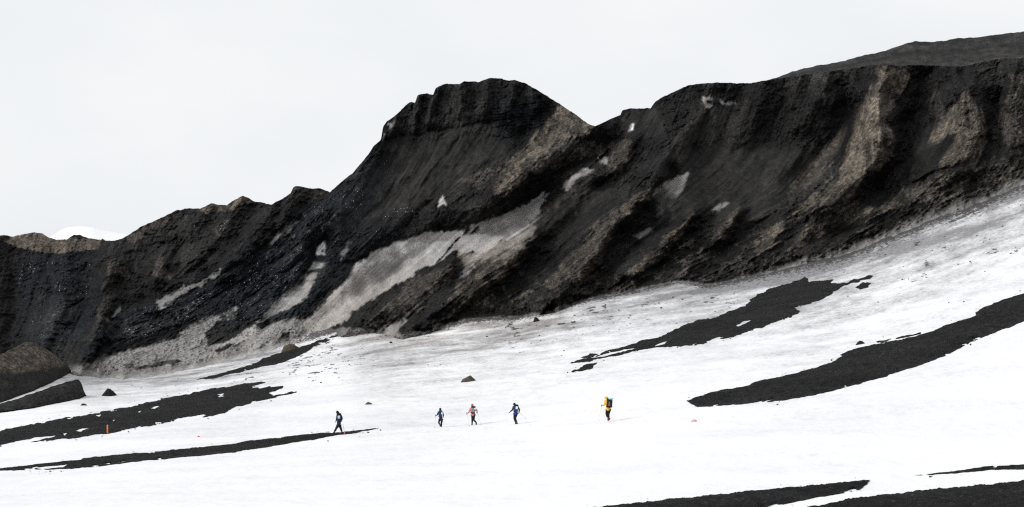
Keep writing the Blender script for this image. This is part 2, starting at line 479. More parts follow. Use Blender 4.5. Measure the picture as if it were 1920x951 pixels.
# loose grey rubble
for val, pts, soft, st, bl in [
    (.5, [(1440,148),(1640,118),(1645,134),(1560,150),(1470,168)], 6, 3, .3), (.45, [(1830,112),(1920,104),(2100,88),(2100,120),(1920,132),(1835,138)], 6, 3, .3),
    (.45, [(192,640),(205,608),(260,600),(340,575),(390,565),(385,588),(300,620),(200,650)], 5, 3, .4),
    (.85, [(1000,280),(1060,262),(1110,262),(1135,275),(1130,290),(1090,300),(1050,312),(1010,325),(990,320)], 4, 2, .35),
    (.7, [(1440,152),(1640,120),(1660,105),(1560,120),(1480,138)], 4, 1, .3),
    (.35, [(720,330),(800,300),(900,280),(950,270),(930,310),(850,350),(760,400),(660,440),(560,470),(600,420),(680,370)], 25, 6, .2),
    (.30, [(740,215),(820,190),(900,190),(900,240),(820,260),(740,260)], 15, 6, .3),
    (.45, [(1310,200),(1390,195),(1340,260),(1250,320),(1220,310),(1280,250)], 14, 5, .1),
    (.30, [(1150,400),(1300,300),(1450,310),(1480,380),(1350,440),(1250,420)], 25, 5, .1),
    (.55, [(1480,370),(1560,310),(1590,300),(1570,330),(1510,380),(1440,410)], 8, 5, .2),
    (.6, [(1565,165),(1572,168),(1572,178),(1563,180),(1559,172)], 2, .5, 0),
    (.5, [(480,445),(490,415),(515,398),(512,408),(500,425)], 3, 1, .2),
    (.35, [(270,420),(360,400),(420,420),(430,480),(360,500),(290,470)], 15, 3, .7),
    (.5, [(900,560),(960,545),(1060,500),(1120,500),(1100,540),(1000,570)], 10, 4, .8),
    (.4, [(640,600),(700,570),(800,560),(790,600),(700,615)], 8, 4, .7),
    (.45, [(1700,345),(1800,310),(1920,285),(1920,330),(1800,365),(1700,395)], 8, 3, .7),
    (.5, [(50,610),(130,560),(145,580),(100,620)], 8, 4, .5),
    (.4, [(1640,340),(1700,300),(1720,310),(1660,355)], 8, 4, .3),
]: paint('G', val, pts, soft, st, bl)
# snow, mostly under dust
for val, pts, soft, st, bl in [
    (.80, [(1030,358),(1018,380),(1005,405),(985,428),(950,450),(905,472),(862,472),(845,476),(832,488),(795,500),(770,518),(735,535),(700,560),(660,590),(625,612),(590,640),(530,645),(555,615),(595,580),(638,535),(665,500),(690,480),(740,455),(790,438),(830,434),(865,436),(880,430),(890,423),(930,408),(970,392),(1000,373)], 2.4, 1.4, 0),
    (.45, [(1005,405),(985,428),(950,450),(905,472),(862,472),(880,495),(930,482),(975,460),(1000,430)], 8, 4, 0),
    (1.0, [(604,450),(611,453),(609,478),(597,482),(592,478)], 2, .6, 0),
    (.70, [(585,488),(605,488),(602,503),(575,508)], 3, 1, 0),
    (.55, [(573,512),(598,508),(592,522),(565,528)], 3, 1, 0),
    (.74, [(560,530),(590,527),(580,545),(560,568),(535,592),(500,620),(470,640),(430,650),(400,650),(440,628),(490,600),(530,560)], 4, 2, 0),
    (.58, [(380,600),(400,592),(420,600),(470,615),(520,600),(560,595),(600,600),(590,632),(540,642),(480,660),(420,677),(360,692),(280,705),(200,712),(150,706),(130,695),(170,684),(200,668),(260,656),(320,640),(350,618)], 5, 2, .15),
    (.55, [(420,585),(445,575),(440,600),(400,620),(380,625)], 5, 2, .8),
    (.80, [(1292,325),(1270,330),(1232,356),(1228,366),(1270,372),(1284,345)], 3, 1, 0),
    (.40, [(1232,362),(1272,360),(1262,380),(1240,400),(1236,390)], 14, 3, 0),
    (.70, [(1060,338),(1100,314),(1112,320),(1092,333),(1062,356),(1052,352)], 3, 1, 0),
    (.50, [(1360,377),(1365,381),(1350,395),(1335,398)], 3, 1, 0),
    (.70, [(1122,300),(1137,292),(1136,304),(1125,310)], 3, 1, 0),
    (.95, [(1178,240),(1184,233),(1191,236),(1189,244),(1177,249)], 2, .6, .5),
    (.95, [(1314,183),(1330,180),(1335,186),(1324,190),(1333,196),(1330,202),(1320,198)], 2, .6, .5),
    (.55, [(1346,188),(1360,193),(1380,190),(1380,198),(1355,197)], 2, .6, .4),
    (.85, [(833,370),(838,386),(825,388),(826,380)], 2, .6, 0),
    (.70, [(717,248),(721,250),(719,266),(716,262)], 2, .6, 0),
    (.50, [(729,232),(738,228),(735,238),(730,240)], 2, .6, .5),
    (.35, [(1190,441),(1228,427),(1226,436),(1204,446)], 3, 1, 0),
    (.50, [(296,562),(335,543),(378,522),(412,508),(408,516),(372,536),(330,560),(300,578)], 4, 1.5, 0),
    (.40, [(495,458),(540,425),(560,412),(545,430),(505,462)], 4, 2, .4),
    (.30, [(640,480),(650,455),(660,450),(648,480),(640,490)], 4, 1, .3),
    (.45, [(215,585),(224,575),(225,590),(212,592)], 2, .6, 0),
    (.42, [(860,520),(875,500),(890,495),(880,515)], 4, 2, .4),
    (.62, [(745,604),(760,600),(752,615),(742,626),(700,640),(680,628),(720,618)], 4, 2, 0),
]: paint('S', val, pts, soft, st, bl)
for val, pts in [(1, [(874,431),(880,431),(822,492),(815,494)]), (1, [(884,433),(892,427),(899,424),(897,431),(888,437),(879,440)]),
                 (.9, [(604,468),(608,467),(607,474),(603,473)]), (1, [(585,486),(608,484),(608,489),(580,494)]), (1, [(570,507),(606,502),(604,508),(566,514)]),
                 (1, [(632,515),(640,516),(600,570),(560,600),(555,598),(600,560)]), (1, [(402,659),(430,643),(435,646),(428,655),(410,662)]),
                 (1, [(520,640),(530,626),(545,622),(542,636),(532,645),(515,648)]), (.9, [(430,668),(500,650),(530,648),(500,662),(440,678)]),
                 (.8, [(240,690),(330,672),(345,678),(260,694)]), (.97, [(385,622),(410,600),(470,596),(480,606),(440,632),(420,642),(390,650)]), (.97, [(480,610),(540,580),(575,560),(580,568),(540,595),(490,618)])]:
    paint('S', val, pts, 1.6, .8, .95 if val == .97 else .6 if val in (.9, .8) else 0, .5, mode='cut')
# blackest rock, with shade painted on spur sides and under rim and bulge
for val, pts, soft, st, bl in [
    (.95, [(1598,126),(1640,124),(1646,140),(1630,165),(1612,192),(1602,220),(1590,262),(1578,300),(1572,290),(1586,240),(1594,200),(1610,160)], 2.5, 1.2, 0),
    (1.0, [(190,640),(260,633),(330,610),(380,588),(400,590),(350,620),(320,640),(260,655),(190,672)], 5, 2, 0),
    (.8, [(610,440),(700,430),(770,440),(690,480),(640,530),(585,590),(560,600),(600,530),(620,480)], 8, 4, .1),
    (.7, [(1400,190),(1480,170),(1580,180),(1585,230),(1540,270),(1440,280),(1400,250)], 22, 8, .15),
    (.6, [(1240,172),(1300,162),(1320,170),(1290,220),(1260,240),(1245,210)], 12, 5, .1),
    (.7, [(1690,190),(1720,160),(1740,170),(1720,240),(1700,310),(1680,330),(1680,250)], 8, 4, .2),
    (.8, [(1600,128),(1645,130),(1625,180),(1608,210),(1596,250),(1580,290),(1575,250),(1600,200)], 5, 2, 0),
    (.7, [(1700,128),(1800,128),(1780,150),(1720,140)], 6, 2, .2),
    (.8, [(1705,300),(1790,255),(1770,290),(1720,330),(1670,360),(1660,350)], 6, 3, 0),
    (.8, [(1800,305),(1855,270),(1880,290),(1930,270),(1930,290),(1840,310),(1760,330)], 8, 3, .3),
    (.7, [(1205,392),(1230,375),(1232,410),(1190,445),(1150,465),(1135,500),(1140,540),(1120,530),(1135,480),(1160,430)], 6, 3, .1),
    (.7, [(1300,415),(1330,430),(1320,470),(1270,500),(1240,500),(1280,455)], 6, 3, .3),
    (.7, [(1385,405),(1420,430),(1400,460),(1370,490),(1360,460)], 6, 3, .3),
    (.7, [(1480,425),(1520,400),(1500,440),(1460,480),(1450,470)], 6, 3, .3),
    (.6, [(985,400),(1060,380),(1110,400),(1060,450),(1000,480),(985,470)], 15, 5, .1),
    (.6, [(850,480),(880,490),(860,520),(840,530),(840,500)], 5, 2, .2),
    (.6, [(790,500),(838,492),(800,512),(760,535),(700,570),(650,610),(620,618),(680,575)], 5, 3, .2),
    (.7, [(1640,460),(1700,432),(1800,395),(1920,345),(1920,325),(1800,368),(1700,400),(1620,430),(1540,470),(1450,500),(1300,530),(1250,530),(1440,490),(1560,455)], 7, 3, .15),
    (.6, [(760,625),(870,600),(1040,582),(1180,545),(1180,525),(1040,560),(900,580),(800,600)], 7, 3, .3),
    (.6, [(720,250),(800,235),(860,240),(760,262)], 10, 3, .5),
    (.5, [(980,180),(1030,190),(1010,235),(980,240)], 10, 3, .3),
    (.6, [(830,180),(900,165),(960,170),(940,190),(860,200)], 10, 4, .7),
    (.6, [(900,170),(1030,180),(1045,200),(1020,215),(990,195),(930,180)], 10, 4, .5),
    (.7, [(-200,470),(0,470),(40,490),(40,560),(100,560),(60,640),(0,680),(-200,700)], 15, 6, .3),
    (.6, [(130,640),(180,600),(195,640),(190,680),(140,690)], 8, 3, .1),
    (.6, [(640,420),(760,400),(830,400),(900,395),(880,425),(780,435),(640,440)], 10, 4, .3),
    (.5, [(60,478),(180,470),(200,470),(190,490),(60,490)], 8, 3, .2),
    (.6, [(1100,240),(1125,240),(1160,225),(1165,240),(1140,262),(1120,255)], 6, 2, .2),
    (.6, [(940,360),(1000,350),(1040,335),(1060,320),(1040,350),(1000,368),(950,395),(900,415),(880,425),(900,395)], 5, 3, .3),
]: paint('K', val, pts, soft * .55, st * 1.7, bl)
for val, pts, soft in [(1, [(1200,310),(1290,270),(1400,270),(1520,280),(1560,300),(1490,370),(1400,420),(1300,400),(1260,430),(1230,420),(1280,350)], 14), (.9, [(740,270),(860,255),(950,260),(960,285),(900,320),(840,360),(760,400),(660,430),(600,440),(640,380),(700,310)], 12),
                       (1, [(1590,235),(1592,255),(1560,300),(1520,345),(1470,372),(1500,330),(1540,285)], 5), (.8, [(1310,190),(1390,195),(1350,250),(1280,300),(1240,290),(1290,240)], 10), (.9, [(1740,240),(1790,200),(1800,215),(1770,265),(1720,310),(1700,300)], 5),
                       (.8, [(1170,370),(1100,330),(1040,390),(1000,440),(1060,450),(1120,420)], 10), (.8, [(1160,210),(1240,205),(1250,260),(1200,260),(1170,245)], 8)]:
    paint('M', val, pts, soft, 3, 0)
# blue-black ice and its chips
paint('B', 1.0, [(30,480),(180,475),(190,600),(210,600),(300,560),(420,500),(560,400),(640,345),(720,300),(700,420),(760,440),(640,530),(560,610),(400,600),(200,660),(30,640)], 30, 8, .2)
paint('B', .7, [(920,190),(1010,185),(1020,240),(940,260)], 15, 4, .2)
for val, pts, bl in [(.75, [(40,480),(180,478),(170,560),(100,600),(40,560)], .5), (.8, [(345,405),(420,400),(440,430),(350,430)], .6),
                     (.8, [(395,540),(480,470),(600,380),(680,330),(690,380),(600,450),(540,490),(440,560)], .55), (.95, [(190,625),(260,605),(340,575),(385,570),(380,595),(300,625),(200,645)], .25),
                     (.9, [(240,590),(330,560),(420,520),(440,540),(340,580),(240,605)], .5), (.7, [(480,520),(560,480),(600,500),(540,560),(420,610),(430,580)], .5),
                     (.8, [(690,400),(800,380),(830,360),(800,400),(700,415)], .6), (.6, [(40,600),(150,560),(150,620),(60,640)], .6),
                     (.5, [(700,280),(760,290),(740,330),(690,320)], .5), (.5, [(620,430),(760,430),(680,500),(600,540)], .6), (.4, [(1040,380),(1090,385),(1080,400),(1050,405)], .3),
                     (.4, [(960,300),(1030,250),(1060,250),(1000,330)], .7), (.45, [(1600,150),(1700,160),(1670,300),(1590,320)], .7), (.4, [(900,560),(1300,430),(1300,500),(1000,580)], .8)]:
    paint('Q', val, pts, 12, 3, bl)

# creases grooved and shaded dark in colour, crest highlights painted pale
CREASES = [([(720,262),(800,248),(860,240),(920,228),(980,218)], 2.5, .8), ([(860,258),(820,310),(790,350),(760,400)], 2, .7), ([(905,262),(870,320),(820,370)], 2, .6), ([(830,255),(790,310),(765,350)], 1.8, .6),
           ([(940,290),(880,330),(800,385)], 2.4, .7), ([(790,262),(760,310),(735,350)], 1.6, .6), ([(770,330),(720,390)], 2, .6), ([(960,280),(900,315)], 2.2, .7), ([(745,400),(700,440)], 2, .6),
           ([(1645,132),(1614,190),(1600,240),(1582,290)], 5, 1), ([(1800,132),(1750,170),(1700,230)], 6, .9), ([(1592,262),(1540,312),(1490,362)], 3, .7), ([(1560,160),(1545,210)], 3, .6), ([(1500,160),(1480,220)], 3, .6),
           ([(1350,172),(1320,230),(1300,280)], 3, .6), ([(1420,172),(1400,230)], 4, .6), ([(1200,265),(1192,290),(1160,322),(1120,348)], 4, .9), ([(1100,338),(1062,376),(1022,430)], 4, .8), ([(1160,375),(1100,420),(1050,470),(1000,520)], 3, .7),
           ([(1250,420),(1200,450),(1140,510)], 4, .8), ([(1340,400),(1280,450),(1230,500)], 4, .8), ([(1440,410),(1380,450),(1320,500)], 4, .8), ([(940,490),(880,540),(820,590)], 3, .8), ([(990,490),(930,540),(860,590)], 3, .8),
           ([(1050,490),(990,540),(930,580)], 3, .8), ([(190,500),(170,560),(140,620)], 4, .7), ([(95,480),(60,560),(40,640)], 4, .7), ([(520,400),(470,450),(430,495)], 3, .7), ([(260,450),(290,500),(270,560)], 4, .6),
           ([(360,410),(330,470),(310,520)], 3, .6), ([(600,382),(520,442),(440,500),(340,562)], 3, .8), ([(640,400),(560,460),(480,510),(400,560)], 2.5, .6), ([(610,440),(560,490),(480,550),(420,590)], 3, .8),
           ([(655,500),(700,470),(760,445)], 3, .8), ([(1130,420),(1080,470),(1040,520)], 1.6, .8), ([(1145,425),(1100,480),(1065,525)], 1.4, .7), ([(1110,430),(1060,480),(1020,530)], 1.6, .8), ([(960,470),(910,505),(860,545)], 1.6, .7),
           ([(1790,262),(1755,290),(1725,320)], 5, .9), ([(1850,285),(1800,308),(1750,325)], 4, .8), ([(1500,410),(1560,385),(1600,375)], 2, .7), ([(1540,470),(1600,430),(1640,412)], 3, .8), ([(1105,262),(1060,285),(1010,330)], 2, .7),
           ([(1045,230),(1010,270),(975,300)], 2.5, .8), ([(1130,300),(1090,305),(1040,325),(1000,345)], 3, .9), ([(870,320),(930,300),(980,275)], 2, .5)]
CRESTS = [([(1226,353),(1190,384),(1150,419),(1120,450)], 3, .8), ([(1302,403),(1270,428),(1240,455)], 2.5, .7), ([(1386,394),(1360,420),(1335,448)], 2.5, .7), ([(985,466),(950,496),(905,528)], 3, .5), ([(1604,240),(1612,205),(1636,172),(1650,148)], 3, .8),
          ([(1812,172),(1827,196),(1838,230)], 3, .8), ([(1640,205),(1660,222),(1668,250)], 2.5, .7), ([(1468,420),(1440,440),(1418,470)], 3, .6), ([(1500,405),(1450,425),(1400,445)], 2, .6), ([(1600,350),(1540,375),(1480,408)], 2.5, .6),
          ([(1640,395),(1720,372),(1800,350),(1880,330)], 3, .5), ([(845,497),(815,520),(780,558),(735,582)], 3, .45), ([(860,340),(905,322),(935,318)], 2, .5), ([(1330,180),(1300,230),(1270,290)], 4, .25), ([(1400,190),(1370,240)], 4, .25),
          ([(1470,165),(1455,190)], 3, .25), ([(1050,205),(1085,225),(1112,238)], 3, .7), ([(205,495),(215,490),(230,494),(238,520)], 3, .5), ([(300,482),(290,510),(310,520),(325,518)], 2.5, .5), ([(405,430),(410,440),(420,445)], 2.5, .5)]
GROOVE = np.zeros(gu.shape, np.float32)
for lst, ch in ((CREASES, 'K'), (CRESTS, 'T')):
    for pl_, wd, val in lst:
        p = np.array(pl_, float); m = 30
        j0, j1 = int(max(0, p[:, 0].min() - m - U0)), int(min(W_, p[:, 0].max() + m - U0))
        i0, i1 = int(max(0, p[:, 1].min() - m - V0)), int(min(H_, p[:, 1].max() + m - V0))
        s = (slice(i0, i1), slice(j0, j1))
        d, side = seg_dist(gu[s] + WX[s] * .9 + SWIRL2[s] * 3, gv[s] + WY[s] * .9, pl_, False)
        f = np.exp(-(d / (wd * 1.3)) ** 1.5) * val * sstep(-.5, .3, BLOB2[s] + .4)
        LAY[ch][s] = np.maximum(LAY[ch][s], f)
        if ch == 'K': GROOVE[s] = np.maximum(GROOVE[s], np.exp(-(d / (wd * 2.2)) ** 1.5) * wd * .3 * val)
# mottling: darker and paler patches everywhere, pale lumps of tuff in the black rubble along the foot
above = FOOT(gu) - gv
rock = 1 - np.clip(LAY['S'] * 1.5, 0, 1)
mot = BLOB * .6 + BIG * .7 + .07 * LIC_M + .06 * LIC_C + SWIRL * .18
LAY['K'] = np.maximum(LAY['K'], .75 * sstep(-.02, .22, mot) * rock * (1 - .8 * LAY['T']) * (1 - .75 * LAY['M']))
LAY['G'] = np.maximum(LAY['G'], .30 * sstep(.04, .34, -mot) * rock)
band = sstep(-4, 10, above) * sstep(130, 60, above) * sstep(640, 760, gu) * rock
lump = sstep(.12, .34, SWIRL2 * .45 + BLOB2 * .45 + .10 * LIC_M + .10 * LIC_C + BIG * .9 + BLOB * .3)
patch = sstep(-.15, .25, noise2(gu, gv, 60, 3, 76.0))
band = band * (.35 + .65 * patch)
LAY['K'] = np.maximum(LAY['K'] * (1 - .7 * band * lump), band * (1 - lump) * .72)
LAY['G'] = np.maximum(LAY['G'], band * lump * .62)
LAY['T'] = np.maximum(LAY['T'], band * lump * .30)
bandl = sstep(470, 520, gv) * sstep(640, 560, gu) * rock
LAY['T'] *= (1 - .35 * sstep(.0, .5, SWIRL2))
warm = sstep(470, 560, gv) * sstep(520, 600, gu) * (gu < 900) * sstep(.3, .6, LAY['S'])
LAY['T'] = np.maximum(LAY['T'], .45 * warm)
LAY['S'] *= (1 - .22 * sstep(.05, .4, SALT) * sstep(.98, .8, LAY['S']))
apron = sstep(620, 580, gu) * sstep(575, 620, gv)
toe = sstep(22, 2, FOOT(gu) - gv) * sstep(120, 160, gu) * sstep(600, 540, gu)
LAY['S'] = np.maximum(LAY['S'], toe * .72)
LAY['T'] = np.maximum(LAY['T'], .05 * apron * sstep(.2, .5, LAY['S']))
LAY['S'] *= (1 - .55 * apron * (1 - .7 * toe) * sstep(.0, .35, SALT + .5 * BLOB2))
STRATA = np.sin((gv + .14 * gu + 5 * BLOB) * 1.05) * sstep(890, 930, gu) * sstep(1045, 1015, gu) * sstep(180, 195, gv) * sstep(252, 235, gv)
LAY['G'] = np.maximum(LAY['G'], .26 * LAY['M'] * (.6 + .4 * sstep(-1, 1, LIC_C)))
LAY['M'] = np.maximum(LAY['M'], .65 * LAY['T'])
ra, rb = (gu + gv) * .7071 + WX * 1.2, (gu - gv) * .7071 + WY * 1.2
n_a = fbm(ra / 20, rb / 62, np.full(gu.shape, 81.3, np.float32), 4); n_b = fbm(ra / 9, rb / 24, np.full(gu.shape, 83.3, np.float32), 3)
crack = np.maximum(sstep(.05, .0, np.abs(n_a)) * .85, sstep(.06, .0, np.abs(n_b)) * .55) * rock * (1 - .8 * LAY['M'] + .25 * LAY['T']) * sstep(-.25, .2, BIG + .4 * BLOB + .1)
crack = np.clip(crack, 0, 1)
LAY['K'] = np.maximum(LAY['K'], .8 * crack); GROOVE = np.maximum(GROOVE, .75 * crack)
ledge = sstep(.06, .14, n_a) * sstep(.30, .16, n_a) * rock * (1 - LAY['M'])
LAY['G'] = np.maximum(LAY['G'], .34 * ledge * sstep(-.1, .25, BLOB2 + .1 * LIC_M))
LAY['Q'] *= sstep(-.22, .30, .16 * LIC_M + .16 * LIC_C + .6 * BLOB2 + .7 * BLOB) * 1.4
ft = np.clip(.75 + .5 * BLOB2 - np.maximum(above, 0) / (6 + 16 * sstep(1350, 1600, gu)), 0, 1) * sstep(600, 660, gu)
LAY['S'] = np.maximum(LAY['S'], .5 * ft)
LUM = np.clip(0.47 + 0.12 * LIC_M + 0.10 * LIC_C + 0.10 * LIC_F + 0.28 * BLOB + 0.16 * SWIRL + .12 * SWIRL2 + .3 * LAY['T'] * SWIRL + .18 * STRATA, 0.02, 1.3).astype(np.float32)

# relief of the cliff face in metres towards the viewer
REL = np.zeros(gu.shape, np.float32)
SPURS = [([(1665,125),(1650,160),(1645,200),(1652,250),(1640,300),(1600,345),(1540,388)], 7, 62, 45), ([(1812,172),(1826,205),(1836,250),(1800,300),(1760,318)], 6, 80, 50),
         ([(1225,352),(1190,385),(1150,420),(1118,470),(1080,520),(1040,560)], 5.5, 75, 34), ([(1300,405),(1272,430),(1232,470),(1180,512)], 4, 45, 30),
         ([(1384,397),(1365,430),(1335,455)], 3, 35, 25), ([(1470,422),(1450,450),(1420,480)], 3, 40, 28), ([(985,465),(950,495),(900,530),(850,560),(800,600),(760,625)], 5, 55, 40),
         ([(845,495),(820,520),(780,560),(720,590),(650,620)], 4, 45, 35), ([(1115,236),(1060,270),(1000,310),(950,355),(900,385)], 5, 60, 55), ([(1190,265),(1170,300),(1140,325)], 3.5, 40, 35),
         ([(1110,325),(1070,365),(1050,395),(1000,440)], 3, 45, 40), ([(1345,155),(1330,200),(1280,250),(1230,310)], 4, 80, 60), ([(1430,155),(1420,200),(1390,250)], 3, 50, 50),
         ([(785,180),(775,230)], 2, 12, 14), ([(820,165),(806,230)], 2.2, 14, 18), ([(868,155),(860,215)], 2, 16, 18), ([(915,150),(905,215)], 2, 16, 20), ([(965,152),(952,205)], 2, 20, 22),
         ([(1000,165),(1000,230)], 1.5, 18, 20), ([(745,212),(735,250)], 1.5, 14, 14), ([(1555,135),(1540,180),(1500,230)], 2.6, 40, 40), ([(1500,140),(1490,190)], 2, 30, 30),
         ([(1040,360),(940,425),(800,470),(680,550),(570,635)], -3, 55, 50), ([(1590,200),(1560,270),(1500,340)], -3, 40, 30), ([(1735,150),(1715,220),(1695,300),(1650,350)], -4, 45, 45),
         ([(1258,335),(1240,410)], -2.5, 35, 35), ([(1020,215),(980,250)], -3, 50, 50), ([(606,450),(580,520),(500,610)], -2, 30, 30), ([(1870,190),(1860,260)], -3, 35, 35), ([(1905,130),(1890,260)], 4, 35, 60),
         ([(210,488),(195,540),(185,610),(150,690)], 4, 45, 40), ([(310,485),(290,520)], 2.5, 30, 35), ([(510,388),(480,440),(420,500)], 4, 40, 55), ([(555,352),(530,420)], 3, 20, 40),
         ([(20,450),(30,560),(10,690)], -3, 40, 50), ([(130,480),(120,560),(80,640)], 2, 40, 40), ([(455,368),(430,420),(370,480)], 3, 40, 40), ([(395,383),(350,440)], 2.5, 30, 35),
         ([(720,240),(690,300),(640,380),(560,450)], 2.5, 40, 50), ([(830,300),(760,390),(680,460)], 1.6, 40, 40), ([(940,290),(880,340),(800,420)], 1.8, 40, 40),
         ([(1560,395),(1500,440),(1440,490)], 2.5, 40, 40), ([(1640,400),(1580,450),(1500,480)], 2, 40, 35), ([(1900,290),(1800,330),(1680,390)], 2, 40, 35)]
for pts, A, wl, wr in SPURS:
    p = np.array(pts, float); m = max(wl, wr) + 30
    j0, j1 = int(max(0, p[:, 0].min() - m - U0)), int(min(W_, p[:, 0].max() + m - U0))
    i0, i1 = int(max(0, p[:, 1].min() - m - V0)), int(min(H_, p[:, 1].max() + m - V0))
    s = (slice(i0, i1), slice(j0, j1))
    d, side = seg_dist(gu[s] + WX[s] * 1.3, gv[s] + WY[s] * 1.3, pts, False)
    w = np.where(side > 0, wl, wr)
    w = w + 0 * d
    q = np.clip(1 - d / w, 0, 1)
    REL[s] += A * q * q * (3 - 2 * q) * (0.6 + 0.4 * q)
REL = REL * 1.6 + 0.26 * LIC_C + 0.15 * LIC_M + 0.04 * LIC_F + 0.22 * SWIRL + .35 * SWIRL2 + 1.8 * BIG + .5 * BLOB + .12 * STRATA - GROOVE + sstep(40, 5, np.abs(above)) * (3.0 * BLOB + 1.6 * BLOB2)
REL -= 0.9 * LAY['K'] - 0.5 * LAY['T'] * (0.5 + BLOB)
# smooth the snow tongues
REL_S = blur(REL, 5)
sw = np.clip(LAY['S'] * 1.2, 0, 0.9)
REL = REL * (1 - sw) + REL_S * sw
sm_ = LAY['M'] * .7; REL = REL * (1 - sm_) + REL_S * sm_


def sample(a, u, v):
    x = np.clip(u - U0, 0, W_ - 1.001); y = np.clip(v - V0, 0, H_ - 1.001)
    j = x.astype(int); i = y.astype(int); b = x - j; c = y - i
    return (a[i, j] * (1 - c) * (1 - b) + a[i + 1, j] * c * (1 - b) + a[i, j + 1] * (1 - c) * b + a[i + 1, j + 1] * c * b)


def columns(a, b, step, lo=None, hi=None):
    c = np.arange(a, b, step)
    L = [] if lo is None else list(a - np.cumsum(np.geomspace(step, (a - lo) / 8, 40)))
    L = [x for x in L if x > (lo if lo is not None else -1e9)][::-1]
    R = [] if hi is None else [x for x in c[-1] + np.cumsum(np.geomspace(step, (hi - b) / 8, 40)) if x < hi]
    return np.concatenate([L, c, R])


def relief(name, cols, top, bot, rows, depth, mat, rough=0.95, jag=1.6, flat=0.0):
    nc = len(cols)
    vt = top(cols) + jag * noise2(cols, cols * 0, 11, 4, 5.0) + jag * 0.5 * noise2(cols, cols * 0, 3.5, 2, 6.0)
    vb = bot(cols)
    w = np.linspace(0, 1, rows)[:, None]
    v = vb[None, :] + (vt - vb)[None, :] * w
    u = np.repeat(cols[None, :], rows, 0)
    d = depth(u, v)
    p = world(u, v, d)
    h = sample(REL, u, v)
    bump = fbm(p[..., 0] / 7, p[..., 1] / 7, p[..., 2] / 7, 3, ridged=True) * 0.9 + fbm(p[..., 0] / 1.6, p[..., 1] / 1.6, p[..., 2] / 1.6, 3) * 0.5
    S = sample(LAY['S'], u, v)
    h = h * (1 - flat) + bump * rough * (1 - 0.85 * np.clip(S * 1.3, 0, 1)) * (1 - .75 * sample(LAY['M'], u, v))
    edge = sstep(0, 0.03, w) * 0.9 + 0.1
    d = d - h
    p = world(u, v, d)
    A = np.stack([sample(LAY[k], u, v) for k in 'TGSK'], -1)
    B = np.stack([sample(LAY['B'], u, v), sample(LAY['Q'], u, v), sample(LUM, u, v), sample(LAY['M'], u, v)], -1)
    back = [(1.5, -0.3), (6, -3.0), (20, -13.0), (60, -45.0)]
    P = [p]; AA = [A]; BB = [B]
    for dy, dz in back:
        q = p[-1:].copy(); q[..., 1] += dy; q[..., 0] *= (q[..., 1] / (q[..., 1] - dy)); q[..., 2] += dz
        P.append(q); AA.append(A[-1:]); BB.append(B[-1:])
    P = np.concatenate(P); AA = np.concatenate(AA); BB = np.concatenate(BB)
    return mesh_from(name, P.reshape(-1, 3), quad=grid_quads(P.shape[0], nc), attrs={'mA': AA.reshape(-1, 4), 'mB': BB.reshape(-1, 4)}, mat=mat)


o = relief('mountain', columns(131, 1970, 1.5, None, 2900), RIDGE, lambda u: FOOT(u) + 14, 370,
           lambda u, v: 300 + 1.62 * np.maximum(FOOT(u) - v, -20) * 0.13 ** 1 * np.clip((np.maximum(FOOT(u) - v, 1) / 480.0), 0.02, 1) ** -0.22 * 0.62, M_SCREE)
tag(o, 'dark volcanic mountain cliff with a broad summit, brown spurs and dusty snow gullies', 'mountain', kind='structure')
o = relief('ridge', columns(-40, 690, 1.5, -900, None), LEFT_RIDGE, lambda u: np.where(u < 200, FOOT(np.minimum(u, 200)) + 12, 712 - (u - 200) * 0.25), 250,
           lambda u, v: 304 + np.maximum(702 - v, -10) * 0.22, M_SCREE, rough=1.2)
tag(o, 'lower black rock ridge with pale tan crests left of the summit', 'ridge', kind='structure')

# grey upland beyond the rim
cols = columns(1382, 1965, 3, None, 2900)
vt = PLATEAU(cols) + 2.6 * noise2(cols, cols * 0, 14, 4, 9.0); vb = np.maximum(RIDGE(cols), vt) + 10
w = np.linspace(0, 1, 70)[:, None]
u = np.repeat(cols[None], 70, 0); v = vb + (vt - vb) * w
d = 366 + 130 * w ** 1.15 + 0 * u
p = world(u, v, d); d = d - 3 * fbm(p[..., 0] / 14, p[..., 1] / 25, p[..., 2] / 14, 5) - 2.5 * fbm(p[..., 0] / 4, p[..., 1] / 7, p[..., 2] / 4, 4, ridged=True)
p = world(u, v, d)
A = np.zeros(u.shape + (4,)); A[..., 1] = np.clip(0.12 + 0.8 * noise2(u, v * 3, 60, 4, 4.0), 0.05, 1)
A[..., 3] = np.maximum(sstep(0.15, 0.35, noise2(u, v * 2.5, 34, 5, 14.0)), sstep(.9, 1, w) * sstep(-.1, .2, noise2(u, v * 0, 40, 3, 16.0)) * .9)
A[..., 0] = 0.03 + 0.16 * sstep(0.1, 0.4, noise2(u, v * 3, 50, 4, 15.0))
A[..., 1] = np.clip(A[..., 1] + .32 * sstep(.34, .12, w + .12 * noise2(u, v, 40, 3, 25.0)), 0, 1)
A[..., 3] = np.maximum(A[..., 3], sstep(.12, .02, np.abs(w - .62 - .10 * noise2(u, v * 0, 60, 3, 26.0)) + .1 * noise2(u, v, 9, 3, 27.0)) * .8)
A[..., 3] = np.maximum(A[..., 3], .9 * sstep(9, 4, np.hypot((u - 1868) / 2.2, (v - 75)))); A[..., 3] = np.maximum(A[..., 3], .9 * sstep(5, 2, np.hypot((u - 1768) / 3, (v - 79))))
B = np.zeros(u.shape + (4,)); B[..., 2] = np.clip(0.42 + 1.0 * noise2(u, v * 2, 12, 4, 24.0), 0.03, 1.2); B[..., 1] = 0.35 * sstep(.15, .4, noise2(u, v * 2, 20, 3, 28.0))
q = p[-1:].copy(); q[..., 1] += 60; q[..., 2] -= 20
